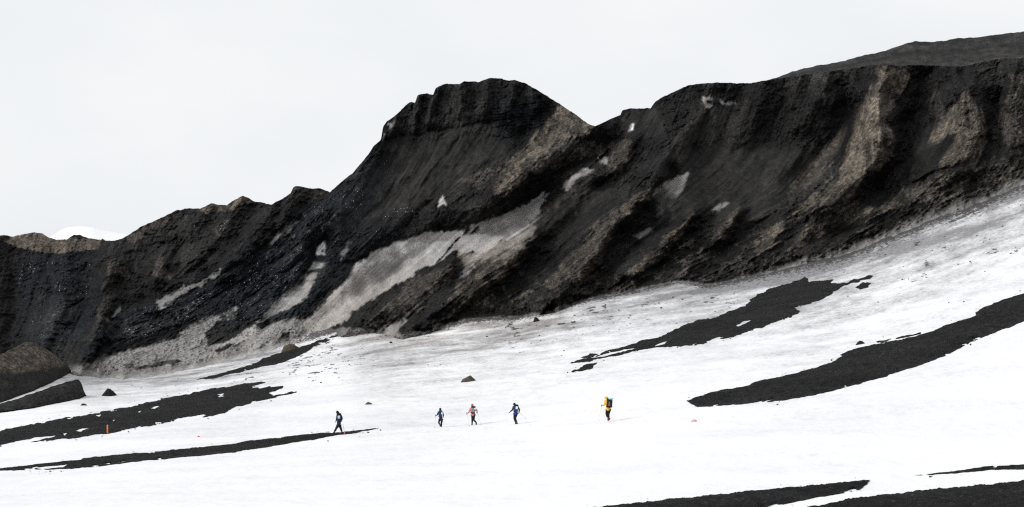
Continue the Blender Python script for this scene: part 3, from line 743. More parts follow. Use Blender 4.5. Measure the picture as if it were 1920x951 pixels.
P = np.concatenate([p, q]); A = np.concatenate([A, A[-1:]]); B = np.concatenate([B, B[-1:]])
o = mesh_from('hill', P.reshape(-1, 3), quad=grid_quads(71, len(cols)), attrs={'mA': A.reshape(-1, 4), 'mB': B.reshape(-1, 4)}, mat=M_SCREE)
tag(o, 'gently rounded grey upland above the brown spurs of the cliff rim', 'hill', kind='structure')

# far snow dome
DOME = interp([(-300, 500), (0, 490), (60, 468), (95, 445), (110, 434), (125, 427), (150, 424), (170, 426), (195, 432), (215, 436), (240, 440), (300, 455), (400, 500), (600, 560)])
cols = np.arange(-300, 600, 8.0); w = np.linspace(0, 1, 40)[:, None]; u = np.repeat(cols[None], 40, 0)
v = 620 + (DOME(cols) - 620) * w; d = 1300 + 1300 * w ** 1.2 + 0 * u
p = world(u, v, d); q = p[-1:].copy(); q[..., 1] += 400; q[..., 2] -= 60
P = np.concatenate([p, q]); Z = np.zeros((P.shape[0] * P.shape[1], 4)); Z[:, 3] = 1
o = mesh_from('snow_hill', P.reshape(-1, 3), quad=grid_quads(41, len(cols)), attrs={'mA': Z}, mat=M_SNOW)
tag(o, 'distant smooth white snow dome showing behind the low left ridge', 'hill', kind='structure')

# ----------------------------------------------------------------- snow slope
cols = columns(-40, 1965, 2.0, -900, 2900)
rows_w = np.linspace(0, 1, 430)[:, None]
vtop = FOOT(cols) - 22; vbot = np.full(len(cols), 990.0)
v = vtop + (vbot - vtop) * rows_w ** 1.0; u = np.repeat(cols[None], 430, 0)
d = ground_D(u, v)
p = world(u, v, d)
p[..., 2] += 0.12 * fbm(p[..., 0] / 9, p[..., 1] / 18, 0 * u, 4) * sstep(950, 880, v) + 0.03 * fbm(p[..., 0] / 1.2, p[..., 1] / 2.5, 0 * u, 3)
dv = v - FOOT(u)
nz = noise2(u, v, 30, 5, 31.0)
# streak coordinates follow the slope of the snow (about ten degrees in the picture, steeper to the right)
fs = np.convolve(np.pad(FOOT(np.arange(-1000, 3000, 4.0)), 60, mode='edge'), np.ones(121) / 121, 'valid')
fsm = np.interp(u, np.arange(-1000, 3000, 4.0), fs)
sv = (v - fsm) / (WALK_V(u) - fsm) * 200
stk = noise2(u / 9.0, sv, 4.0, 4, 40.0); stk2 = noise2(u / 16.0, sv, 11, 5, 41.0)
right = sstep(1300, 1560, u); mid = sstep(560, 700, u) * (1 - right); left = 1 - sstep(480, 640, u)
reach = 52 * mid + 85 * right + 34 * left + 10
dust = np.exp(-np.maximum(dv, 0) / reach)
dust = dust * (0.86 * right + 0.74 * mid + 0.55 * left) + 0.19 * np.exp(-np.maximum(dv, 0) / 95) * sstep(250, 500, u)
dust = np.clip(dust * (1 + 1.2 * stk2 + 0.25 * nz) + 0.45 * stk * np.clip(dust * 2.5, 0, 1), 0, 1)
dust = np.clip(dust + 0.05 * sstep(0.0, 0.5, stk2) + .03 * sstep(.1, .5, stk), 0, 0.85)
trail = np.exp(-((v - WALK_V(u) - 1.5 + 2.5 * noise2(u, 0 * v, 40, 3, 77.0)) / 1.8) ** 2) * sstep(.0, .3, noise2(u, v, 6, 3, 78.0)) * sstep(620, 680, u)
dust = np.clip(dust + .11 * trail, 0, .85)
brown = np.clip(sstep(480, 640, u) * sstep(1150, 950, u) * np.exp(-np.maximum(dv, 0) / 45), 0, 1)
zone = sstep(4, 14, dv) * sstep(85, 35, dv) * sstep(830, 960, u) * sstep(1420, 1330, u)
zone2 = sstep(4, 14, dv) * sstep(170, 90, dv) * sstep(1640, 1700, u)
zone3 = sstep(5, 20, dv) * sstep(130, 60, dv) * sstep(380, 480, u) * sstep(900, 760, u)
stk3 = noise2(u / 7.0, sv, 2.4, 3, 48.0)
dash = sstep(0.25, 0.33, stk3 + 0.6 * noise2(u, v, 16, 3, 45.0)) * np.clip(zone + 0.6 * zone2 + 0.75 * zone3, 0, 1) * sstep(-0.05, 0.15, noise2(u, v, 50, 3, 46.0))
st_line, _ = seg_dist(u.astype(np.float32), (v + 2.2 * noise2(u, v, 12, 3, 47.0)).astype(np.float32), [(1780,417),(1815,402),(1840,390),(1870,370),(1905,350)], False)
dash = np.maximum(dash, sstep(3.2, 1.2, st_line) * 0.8)
grit = np.clip(.95 * np.exp(-np.maximum(dv, 0) / (6 + 13 * right)) * (1 + .5 * noise2(u, v, 9, 3, 50.0)), 0, 1) * (1 - .8 * left)
dash = np.maximum(dash, grit)
A = np.stack([dust, brown, np.clip(dash, 0, 0.95), 0 * u], -1)
# near apron of snow running up to and behind the viewer
near = []
for k in range(1, 9):
    t = k / 8.0
    dd = d[-1] * (1 - t) + (-25.0) * t
    q = np.stack([p[-1, :, 0] * (1 - t) + (p[-1, :, 0] * 1.6) * t, dd, p[-1, :, 2] * (1 - t) + (-1.9) * t], -1)
    near.append(q[None])
P = np.concatenate([p] + near); A = np.concatenate([A] + [A[-1:] * 0] * 8)
o = mesh_from('snow_slope', P.reshape(-1, 3), quad=grid_quads(P.shape[0], len(cols)), attrs={'mA': A.reshape(-1, 4)}, mat=M_SNOW)
tag(o, 'wide white snow slope rising to the right below the cliff', 'snow slope', kind='structure')
o = mesh_from('ground', [(-6000, -3000, -60), (6000, -3000, -60), (6000, 9000, -60), (-6000, 9000, -60)], quad=[(0, 1, 2, 3)], attrs={'mA': np.zeros((4, 4))}, mat=M_SNOW)
tag(o, 'snow covered lowland far below the slope', 'ground', kind='structure')


# ----------------------------------------------------------------- ash bands lying on the snow
def clip_mesh(name, U, V, f, pos, mat):
    nr, nc = U.shape
    f = f.ravel(); pos = pos.reshape(-1, 3)
    q = grid_quads(nr, nc)
    tri = np.concatenate([q[:, [0, 1, 2]], q[:, [0, 2, 3]]])
    cnt = (f[tri] > 0).sum(1)
    tri = tri[cnt > 0]; cnt = cnt[cnt > 0]
    N = len(f); out3 = [tri[cnt == 3].astype(np.int64)]; out4 = []
    key = lambda a, b: np.minimum(a, b) * N + np.maximum(a, b) + N      # key of the crossing on edge ab
    t1 = tri[cnt == 1]; k = np.argmax(f[t1] > 0, 1); r = np.arange(len(t1))
    a, b, c = t1[r, k], t1[r, (k + 1) % 3], t1[r, (k + 2) % 3]
    out3.append(np.stack([a, key(a, b), key(a, c)], 1))
    t2 = tri[cnt == 2]; k = np.argmax(f[t2] <= 0, 1); r = np.arange(len(t2))
    c, a, b = t2[r, k], t2[r, (k + 1) % 3], t2[r, (k + 2) % 3]
    out4.append(np.stack([key(c, a), a, b, key(c, b)], 1))
    o3 = np.concatenate(out3); o4 = np.concatenate(out4)
    keys, inv = np.unique(np.concatenate([o3.ravel(), o4.ravel()]), return_inverse=True)
    co = np.zeros((len(keys), 3)); isv = keys < N
    co[isv] = pos[keys[isv]]
    e = keys[~isv] - N; a, b = e // N, e % N
    t = f[a] / (f[a] - f[b]); co[~isv] = pos[a] + (pos[b] - pos[a]) * t[:, None]
    return mesh_from(name, co, tri=inv[:o3.size].reshape(-1, 3), quad=inv[o3.size:].reshape(-1, 4), mat=mat)


def ash(label, polys, holes=(), step=1.0, edge=1.6, thick=0.16, name='ash_band'):
    a = np.concatenate([np.array(x, float) for x in polys])
    u0, u1, v0, v1 = a[:, 0].min() - 8, a[:, 0].max() + 8, a[:, 1].min() - 8, a[:, 1].max() + 8
    U, V = np.meshgrid(np.arange(u0, u1, step), np.arange(v0, v1, step * 0.8))
    sl = 0.16
    sv = V + sl * (U - 960)
    wv = edge * (noise2(U / 3.2, sv, 5, 4, 51.0) * 2.2 + noise2(U / 4, sv, 2.2, 2, 52.0) * 0.9); wu = edge * 3 * noise2(U, V, 14, 3, 53.0)
    f = np.full(U.shape, -1e9)
    for x in polys: f = np.maximum(f, poly_sd(U + wu, V + wv, x))
    for x in holes: f = np.minimum(f, -poly_sd(U + wu * .5, V + wv * .6, x))
    # scattered slivers of snow melting through the thin rim
    f = f - 5 * sstep(0.28, 0.42, noise2(U / 6, sv, 5, 3, 55.0)) * sstep(9, 2, f)
    f = np.where((f < -1.5) & (f > -9), np.maximum(f, 7 * (noise2(U / 2.4, sv, 2.6, 2, 57.0) + .25 * noise2(U, V, 30, 2, 58.0) - .50 - (-f) * .012)), f)
    D = ground_D(U, V)
    p = world(U, V, D)
    p[..., 2] += 0.12 * fbm(p[..., 0] / 9, p[..., 1] / 18, 0 * U, 4) * sstep(950, 880, V) + 0.03 * fbm(p[..., 0] / 1.2, p[..., 1] / 2.5, 0 * U, 3)
    lift = 0.035 + thick * sstep(0, 14, f) * (0.9 + 1.1 * fbm(p[..., 0] / 2.2, p[..., 1] / 4, 0 * U, 4)) + 0.16 * fbm(p[..., 0] / .9, p[..., 1] / 1.6, 0 * U, 4, ridged=True) * sstep(0, 5, f)
    p[..., 2] += np.maximum(lift, 0.03)
    tag(clip_mesh(name, U, V, f, p, M_ASH), label, 'ash band', 'black ash bands on the snow', 'structure')


ash('broad black ash band ending in ragged fingers, just below the cliff foot on the right',
    [[(1070,682),(1090,675),(1112,670),(1125,665),(1140,657),(1170,650),(1200,640),(1205,637),(1235,634),(1255,622),(1290,608),(1320,598),(1360,588),(1400,570),(1415,556),(1440,543),(1470,533),(1500,524),(1515,520),(1517,529),(1535,527),(1562,523),(1556,530),(1570,532),(1590,530),(1600,525),(1630,516),(1637,519),(1625,526),(1600,531),(1575,540),(1570,546),(1545,560),(1510,572),(1485,578),(1497,582),(1495,588),(1475,597),(1450,606),(1425,615),(1390,625),(1375,632),(1340,636),(1320,640),(1290,648),(1250,652),(1230,652),(1200,657),(1160,667),(1120,675),(1090,682)],
     [(1602,540),(1615,531),(1634,530),(1628,539),(1612,545)], [(1066,698),(1085,691),(1100,683),(1120,680),(1113,688),(1108,692),(1090,696)], [(1088,673),(1112,664),(1122,665),(1105,671)], [(1290,651),(1322,639),(1325,642),(1300,650)]],
    [[(1380,612),(1395,604),(1411,600),(1398,608),(1384,614)], [(1226,650),(1240,643),(1252,640),(1246,646)], [(1110,671),(1150,660),(1200,650),(1170,659),(1130,669)]], edge=1.7)
ash('long smooth black ash band with a blunt left tip, sweeping up to the right edge',
    [[(1286,752),(1307,745),(1351,732),(1403,724),(1416,716),(1480,703),(1532,689),(1558,680),(1580,667),(1574,665),(1593,657),(1640,647),(1714,632),(1748,622),(1774,609),(1831,592),(1828,586),(1848,576),(1878,564),(1920,551),(2020,515),(2150,470),(2150,530),(2020,565),(1920,602),(1900,611),(1861,626),(1818,644),(1787,661),(1748,677),(1714,689),(1662,706),(1597,724),(1532,741),(1467,752),(1403,757),(1307,764),(1301,760)],
     [(1640,642),(1680,634),(1727,624),(1726,627),(1690,635),(1650,644)]], edge=.9, thick=.3)
ash('wide flat black ash field with torn right end, crossing the snow at the left',
    [[(-80,822),(0,811),(12,806),(62,796),(125,783),(144,781),(181,775),(237,764),(287,752),(319,744),(353,739),(394,730),(428,725),(470,718),(497,717),(487,722),(468,729),(500,725),(531,723),(528,728),(505,737),(512,742),(540,737),(562,734),(545,740),(516,746),(481,753),(444,763),(419,775),(400,779),(378,784),(392,777),(370,780),(331,786),(297,796),(256,802),(200,813),(131,823),(78,828),(37,832),(0,839),(-80,852)]],
    [[(281,766),(290,763),(298,762),(291,768)], [(256,774),(267,770),(262,775)], [(138,809),(155,804),(170,803),(152,809)], [(116,814),(128,812),(122,816)], [(178,779),(191,776),(186,781)], [(0,835),(40,827),(70,821),(108,817),(92,823),(50,831),(5,838)], [(210,788),(217,786),(213,790)], [(405,741),(422,737),(415,743)], [(125,785),(140,781),(132,787)]], edge=1.5)
ash('narrow black ash strip under the feet of the leftmost hiker',
    [[(-80,889),(0,879),(62,872),(150,863),(156,861),(219,853),(281,849),(312,845),(375,838),(431,832),(469,826),(512,823),(562,816),(600,813),(624,812),(650,809),(681,806),(718,800),(690,807),(661,813),(637,816),(610,822),(560,829),(531,835),(437,848),(375,854),(312,860),(256,865),(187,874),(134,879),(94,881),(0,883),(-80,896)], [(205,868),(240,863),(262,862),(230,868)]],
    [[(62,878),(100,875),(127,872),(118,877),(80,881)]], edge=.8, thick=.12)
ash('black ash wedge at the lower edge, right of centre, with a sharp right tip',
    [[(1095,958),(1135,951),(1221,942),(1359,927),(1467,916),(1541,910),(1600,905),(1633,901),(1627,908),(1610,919),(1570,927),(1532,933),(1489,942),(1441,951),(1380,966),(1250,980),(1080,980)]], edge=.9, thick=.12)
ash('large black ash field filling the bottom right corner',
    [[(1500,957),(1523,951),(1597,937),(1662,929),(1748,920),(1835,912),(1920,903),(2020,896),(2150,885),(2150,985),(1400,985)]], edge=.9, thick=.15)
ash('thin black ash line above the bottom right corner',
    [[(1700,894),(1748,889),(1783,885),(1820,880),(1856,875),(1920,871),(2100,862),(2100,872),(1920,880),(1878,880),(1830,884),(1792,888),(1748,891)]], edge=.6, thick=.06)
ash('slim black ash wedge at the foot of the dusty snow gully',
    [[(364,713),(400,704),(437,694),(475,682),(500,671),(529,660),(571,649),(613,634),(634,626),(641,627),(613,640),(588,651),(578,660),(550,672),(519,683),(487,688),(456,697),(437,702),(400,710)]], edge=1.2, thick=.12)


# ----------------------------------------------------------------- ice mounds under ash at the left foot
def mound(name, label, top, bot, tanline=None, rise=0.25):
    cols = np.arange(top[0][0], top[-1][0] + 0.1, 1.5); T_, B_ = interp(top), interp(bot)
    w = np.linspace(0, 1, 90)[:, None]; u = np.repeat(cols[None], 90, 0)
    vb = B_(cols) + 3; vt = T_(cols) + noise2(cols, 0 * cols, 9, 5, 61.0) * 2.6
    v = vb + (vt - vb) * w
    d = ground_D(u, np.minimum(vb, 900)) - 1.0 + np.maximum(vb - v, 0) * rise - 0.7 * np.sin(np.clip(w, 0, 1) * math.pi) ** 0.7
    p = world(u, v, d)
    d = d - (0.8 + .6 * (tanline is not None)) * fbm(p[..., 0] / 3, p[..., 1] / 11, p[..., 2] / 3, 5) - 0.22 * fbm(p[..., 0] / .7, p[..., 1] / 2.6, p[..., 2] / .7, 3)
    p = world(u, v, d)
    A = np.zeros(u.shape + (4,)); B = np.zeros(u.shape + (4,)); B[..., 2] = np.clip(0.5 + .4 * noise2(u, v, 8, 4, 63.0), .1, 1)
    A[..., 1] = 0.16 + .2 * noise2(u, v * 2, 16, 4, 67.0)
    if tanline:
        A[..., 0] = 1.0 * sstep(4, -8, v - interp(tanline)(u) + 6 * noise2(u, v, 12, 4, 64.0)) * (0.72 + .28 * sstep(-.2, .15, noise2(u, v, 14, 4, 65.0)))
        A[..., 1] += 0.3 * sstep(.1, .3, noise2(u, v, 20, 4, 66.0)); B[..., 1] = .15
    A[..., 3] = sstep(0.07, 0.0, w) * 0.8  # dark base line painted as the shade of an undercut
    back = []
    for dy, dz in ((1, -.2), (4, -2.5), (14, -9)):
        q = p[-1:].copy(); q[..., 1] += dy; q[..., 2] += dz; back.append(q)
    P = np.concatenate([p] + back); A = np.concatenate([A] + [A[-1:]] * 3); B = np.concatenate([B] + [B[-1:]] * 3)
    o = mesh_from(name, P.reshape(-1, 3), quad=grid_quads(P.shape[0], len(cols)), attrs={'mA': A.reshape(-1, 4), 'mB': B.reshape(-1, 4)}, mat=M_SCREE)
    tag(o, label, 'mound', kind='structure')


mound('ash_mound', 'brown topped mound of debris at the left edge below the dark ridge',
      [(-160,720),(-60,694),(0,666),(20,655),(45,643),(60,642),(85,653),(105,668),(125,685),(131,694)], [(-160,790),(0,752),(60,730),(100,712),(128,698),(131,697)], [(-160,720),(0,697),(40,700),(128,688)])
mound('ash_slab', 'smooth black slab of ash covered ice, lowest at the left edge',
      [(-160,800),(-60,772),(0,757),(40,745),(100,724),(130,715),(146,711),(150,716),(152,727),(158,739)], [(-160,800),(-60,778),(0,770),(60,762),(110,752),(150,745),(158,741)], rise=0.2)

#@@THINGS
# ----------------------------------------------------------------- boulders and stones
M_ROCK = plain('brown rock', (0.075, 0.06, 0.048), 0.95, 0.45, 4.0, 0.1)
M_DARK = plain('black rock', (0.022, 0.020, 0.019), 0.95, 0.4, 5.0, 0.1)
M_TANR = plain('tan rock', (0.10, 0.08, 0.06), 0.95, 0.45, 4.0, 0.1)


def rock_mesh(name, outline, mat, seed, depth=0.8):
    """outline: (x, height) in metres along the crest, seen from the walkers' side; a lumpy solid rock"""
    a = np.array(outline, float); x0, x1 = a[0, 0], a[-1, 0]
    ns, nr = 26, 15
    s = np.linspace(0, 1, ns); r = np.linspace(-1, 1, nr)
    S_, R_ = np.meshgrid(s, r)
    hgt = np.interp(x0 + S_ * (x1 - x0), a[:, 0], a[:, 1])
    prof = np.clip(1 - np.abs(R_) ** 2.2, 0, 1) ** 0.6
    X = x0 + S_ * (x1 - x0); Y = R_ * (0.25 + np.sin(S_ * math.pi) ** 0.6 * 0.75) * depth * (x1 - x0) * 0.5
    Z = hgt * prof - 0.08 * (x1 - x0) * (1 - prof)
    amp = 0.035 * (x1 - x0)
    n = fbm(X * 3 / (x1 - x0) * 2 + seed, Y * 3 / (x1 - x0) * 2, Z * 3 / (x1 - x0) * 2, 4) * amp
    P = np.stack([X + n * .6, Y + n, Z + n * prof], -1)
    me = mesh_from(name, P.reshape(-1, 3), quad=grid_quads(nr, ns)[:, ::-1], mat=mat)
    return me


def boulder(name, label, pix, mat, seed, depth=0.8):
    p = np.array(pix, float)
    (ua, va), (ub, vb) = p[0], p[-1]
    um = (ua + ub) / 2; vm = (va + vb) / 2
    D = float(ground_D(um, vm)); k = D / F
    out = [((u - um) * k, (np.interp(u, [ua, ub], [va, vb]) - v) * k) for u, v in pix]
    o = rock_mesh(name, out, mat, seed, depth)
    o.location = ground_pt(um, vm)
    o.rotation_euler = (0, math.atan2((vb - va), (ub - ua)), 0)
    tag(o, label, 'boulder')
    return o


boulder('boulder', 'brown boulder with a humped right end, alone on the snow above the middle hikers', [(863,718),(868,711),(873,709),(880,705),(884,704),(888,708),(892,713)], M_ROCK, 1.0)
boulder('boulder', 'low flat dark boulder alone on the snow above the leftmost hiker', [(682,760),(687,756),(691,753.5),(695,755),(698,757)], M_ROCK, 2.0)
boulder('boulder', 'dark pyramid shaped boulder beside the smooth black slab at the far left', [(189,744),(196,736),(203,728),(208,729),(214,735),(219,741)], M_DARK, 3.0)
boulder('boulder', 'small black boulder on snow just above the long smooth ash band', [(1604,647),(1609,641),(1614,638.5),(1618,640),(1623,644)], M_DARK, 4.0)
boulder('boulder', 'jagged black boulder on dusty snow under the cliff foot, near the centre', [(998,606),(1002,600),(1006,594),(1010,595),(1012,600)], M_DARK, 5.0)
boulder('boulder', 'dark brown rubble lump where the dusty gully meets the slim ash wedge', [(526,662),(534,650),(545,644),(553,645),(561,651)], M_ROCK, 6.0)
boulder('boulder', 'thin dark boulder on the snow below the smooth black slab', [(150,761),(155,756.5),(159,757),(163,759)], M_DARK, 7.0)

STONES = [(913,632,6),(733,643,7),(889,672,5),(1012,630,5),(996,644,4),(1014,639,4),(977,637,3),(1058,658,4),(1053,668,4),(826,685,4),(815,686,3),(820,689,3),(844,677,3),(849,677,3),(1112,611,4),
          (1161,583,5),(1139,584,4),(927,656,3),(873,664,3),(1071,621,3),(975,662,4),(604,698,5),(587,715,6),(602,718,5),(579,709,4),(635,691,3),(803,685,4),(1377,552,5),(1295,585,4),(1219,607,3),
          (1341,585,4),(1590,556,4),(1647,567,4),(1591,590,3),(1161,618,3),(1142,622,3),(1069,620,4),(1093,627,3),(1896,476,6),(1832,443,5),(1856,449,4),(1905,464,4),(1847,509,4),(1819,491,4),(1797,496,4),
          (1583,511,4),(1775,407,4),(1774,420,4),(1692,525,5),(1704,524,4),(265,728,4),(330,724,3),(334,710,4),(248,723,3),(531,699,4),(1779,568,3),(1807,566,4),(1240,578,5),(1262,558,5),(1280,562,4),(1182,592,4),
          (700,677,3),(660,671,3),(760,660,3),(948,615,4),(1030,612,3),(1090,600,4),(1120,596,3),(1150,606,3),(1205,575,4),(1320,560,3),(1420,552,3),(1660,478,4),(1720,455,4),(1748,470,3),(1880,425,4),(430,706,3),(470,700,3),(655,684,4),(690,664,3)]
protos = []
for k in range(4):
    w = 1.0
    o = rock_mesh('stone', [(-.5, 0), (-.3, .25 + .1 * (k % 2)), (-.05 + .1 * k, .42), (.25, .30 - .05 * k), (.5, 0)], M_DARK, 10.0 + k * 3.3, 0.9)
    protos.append(o)
for i, (u, v, w) in enumerate(STONES):
    src = protos[i % 4]
    o = src if i < 4 else src.copy()
    if i >= 4: COL.objects.link(o)
    D = float(ground_D(u, v)); k = w * D / F * 0.95
    o.location = ground_pt(u, v) + Vector((0, 0, 0.01)); o.scale = (k, k, k * random.uniform(.7, 1.05)); o.rotation_euler = (0, 0, random.uniform(-.6, .6))
    tag(o, 'small black stone lying loose on the dusty snow below the cliff', 'stone', 'small stones scattered on the snow')


# ----------------------------------------------------------------- skinned figures
def skin_obj(name, verts, edges, mat, parent=None, sub=1, root=0):
    """verts: {key: (Vector, radius)}; a continuous skinned surface grown on a skeleton"""
    keys = list(verts); ix = {k: i for i, k in enumerate(keys)}
    me = bpy.data.meshes.new(name)
    me.from_pydata([tuple(verts[k][0]) for k in keys], [(ix[a], ix[b]) for a, b in edges], [])
    o = bpy.data.objects.new(name, me); COL.objects.link(o)
    m = o.modifiers.new('s', 'SKIN'); m.use_smooth_shade = True
    for i, k in enumerate(keys):
        r = verts[k][1]; rr = r if isinstance(r, tuple) else (r, r)
        me.skin_vertices[0].data[i].radius = rr
        me.skin_vertices[0].data[i].use_root = (i == root)
    s = o.modifiers.new('d', 'SUBSURF'); s.levels = sub; s.render_levels = sub
    dg = bpy.context.evaluated_depsgraph_get()
    ev = bpy.data.meshes.new_from_object(o.evaluated_get(dg))
    bpy.data.objects.remove(o); bpy.data.meshes.remove(me)
    ev.name = name
    for pl in ev.polygons: pl.use_smooth = True
    ev.materials.clear(); ev.materials.append(mat)
    o = bpy.data.objects.new(name, ev); COL.objects.link(o)
    if parent: o.parent = parent
    return o


def lathe(bm, p0, p1, prof, seg=10):
    """rings of (t, radius) along the segment p0-p1 added to bm"""
    p0 = Vector(p0); p1 = Vector(p1); ax = (p1 - p0).normalized()
    a = ax.orthogonal().normalized(); b = ax.cross(a)
    rings = []
    for t, r in prof:
        c = p0.lerp(p1, t)
        rings.append([bm.verts.new(c + a * (r * math.cos(2 * math.pi * i / seg)) + b * (r * math.sin(2 * math.pi * i / seg))) for i in range(seg)])
    for x, y in zip(rings, rings[1:]):
        for i in range(seg): bm.faces.new((x[i], x[(i + 1) % seg], y[(i + 1) % seg], y[i]))
    bm.faces.new(rings[0][::-1]); bm.faces.new(rings[-1])


def box(bm, c, size, rot=None, bev=0.02, taper=1.0):
    r = bmesh.ops.create_cube(bm, size=1.0); vs = r['verts']
    for v in vs:
        k = taper if v.co.z > 0 else 1.0
        v.co = Vector((v.co.x * size[0] * k, v.co.y * size[1] * k, v.co.z * size[2]))
    es = list({e for v in vs for e in v.link_edges})
    g = bmesh.ops.bevel(bm, geom=es, offset=bev, segments=3, affect='EDGES', profile=.6)
    vs2 = set(v for v in vs if v.is_valid) | set(g['verts'])
    for v in vs2:
        v.co = (rot @ v.co if rot else v.co) + Vector(c)


def bm_obj(name, bm, mat, parent=None):
    bmesh.ops.recalc_face_normals(bm, faces=bm.faces)
    me = bpy.data.meshes.new(name); bm.to_mesh(me); bm.free()
    for pl in me.polygons: pl.use_smooth = True
    me.materials.append(mat)
    o = bpy.data.objects.new(name, me); COL.objects.link(o)
    if parent: o.parent = parent
    return o


MAT = {}
def cm(name, col, **k):
    if name not in MAT: MAT[name] = plain(name, col, **k)
    return MAT[name]


SKIN = cm('skin', (0.45, 0.27, 0.19), rough=.6, var=.1)
BLACK = cm('black cloth', (0.012, 0.012, 0.014))
EYE = cm('eye', (0.03, 0.02, 0.02), rough=.2)


def hand(joint, dirv, palm_n, mat, parent, grip=0.55):
    """a gloved hand: palm and five separate bent fingers"""
    d = dirv.normalized(); n = palm_n.normalized(); s = d.cross(n).normalized()
    V = {'w': (joint, .030), 'p': (joint + d * .05, (.040, .026)), 'k': (joint + d * .085, (.040, .020))}
    E = [('w', 'p'), ('p', 'k')]
    for i, ln in enumerate((.070, .080, .074, .058)):
        base = joint + d * .088 + s * (.030 - .020 * i)
        c = base
        V[f'b{i}'] = (base, .0105); E.append(('k', f'b{i}'))
        prev = f'b{i}'
        for j in range(1, 4):
            ang = grip * j * 1.05
            c = c + (d * math.cos(ang) + n * math.sin(ang)) * (ln / 3)
            V[f'f{i}{j}'] = (c, .0098 - .001 * j); E.append((prev, f'f{i}{j}')); prev = f'f{i}{j}'
    c = joint + d * .035 + s * .034
    V['t0'] = (c, .013); E.append(('p', 't0'))
    c = c + (d * .6 + s * .6 + n * .4).normalized() * .034; V['t1'] = (c, .0115); E.append(('t0', 't1'))
    c = c + (d * .6 + n * .8).normalized() * .03; V['t2'] = (c, .0095); E.append(('t1', 't2'))
    return skin_obj('glove', V, E, mat, parent, 1)


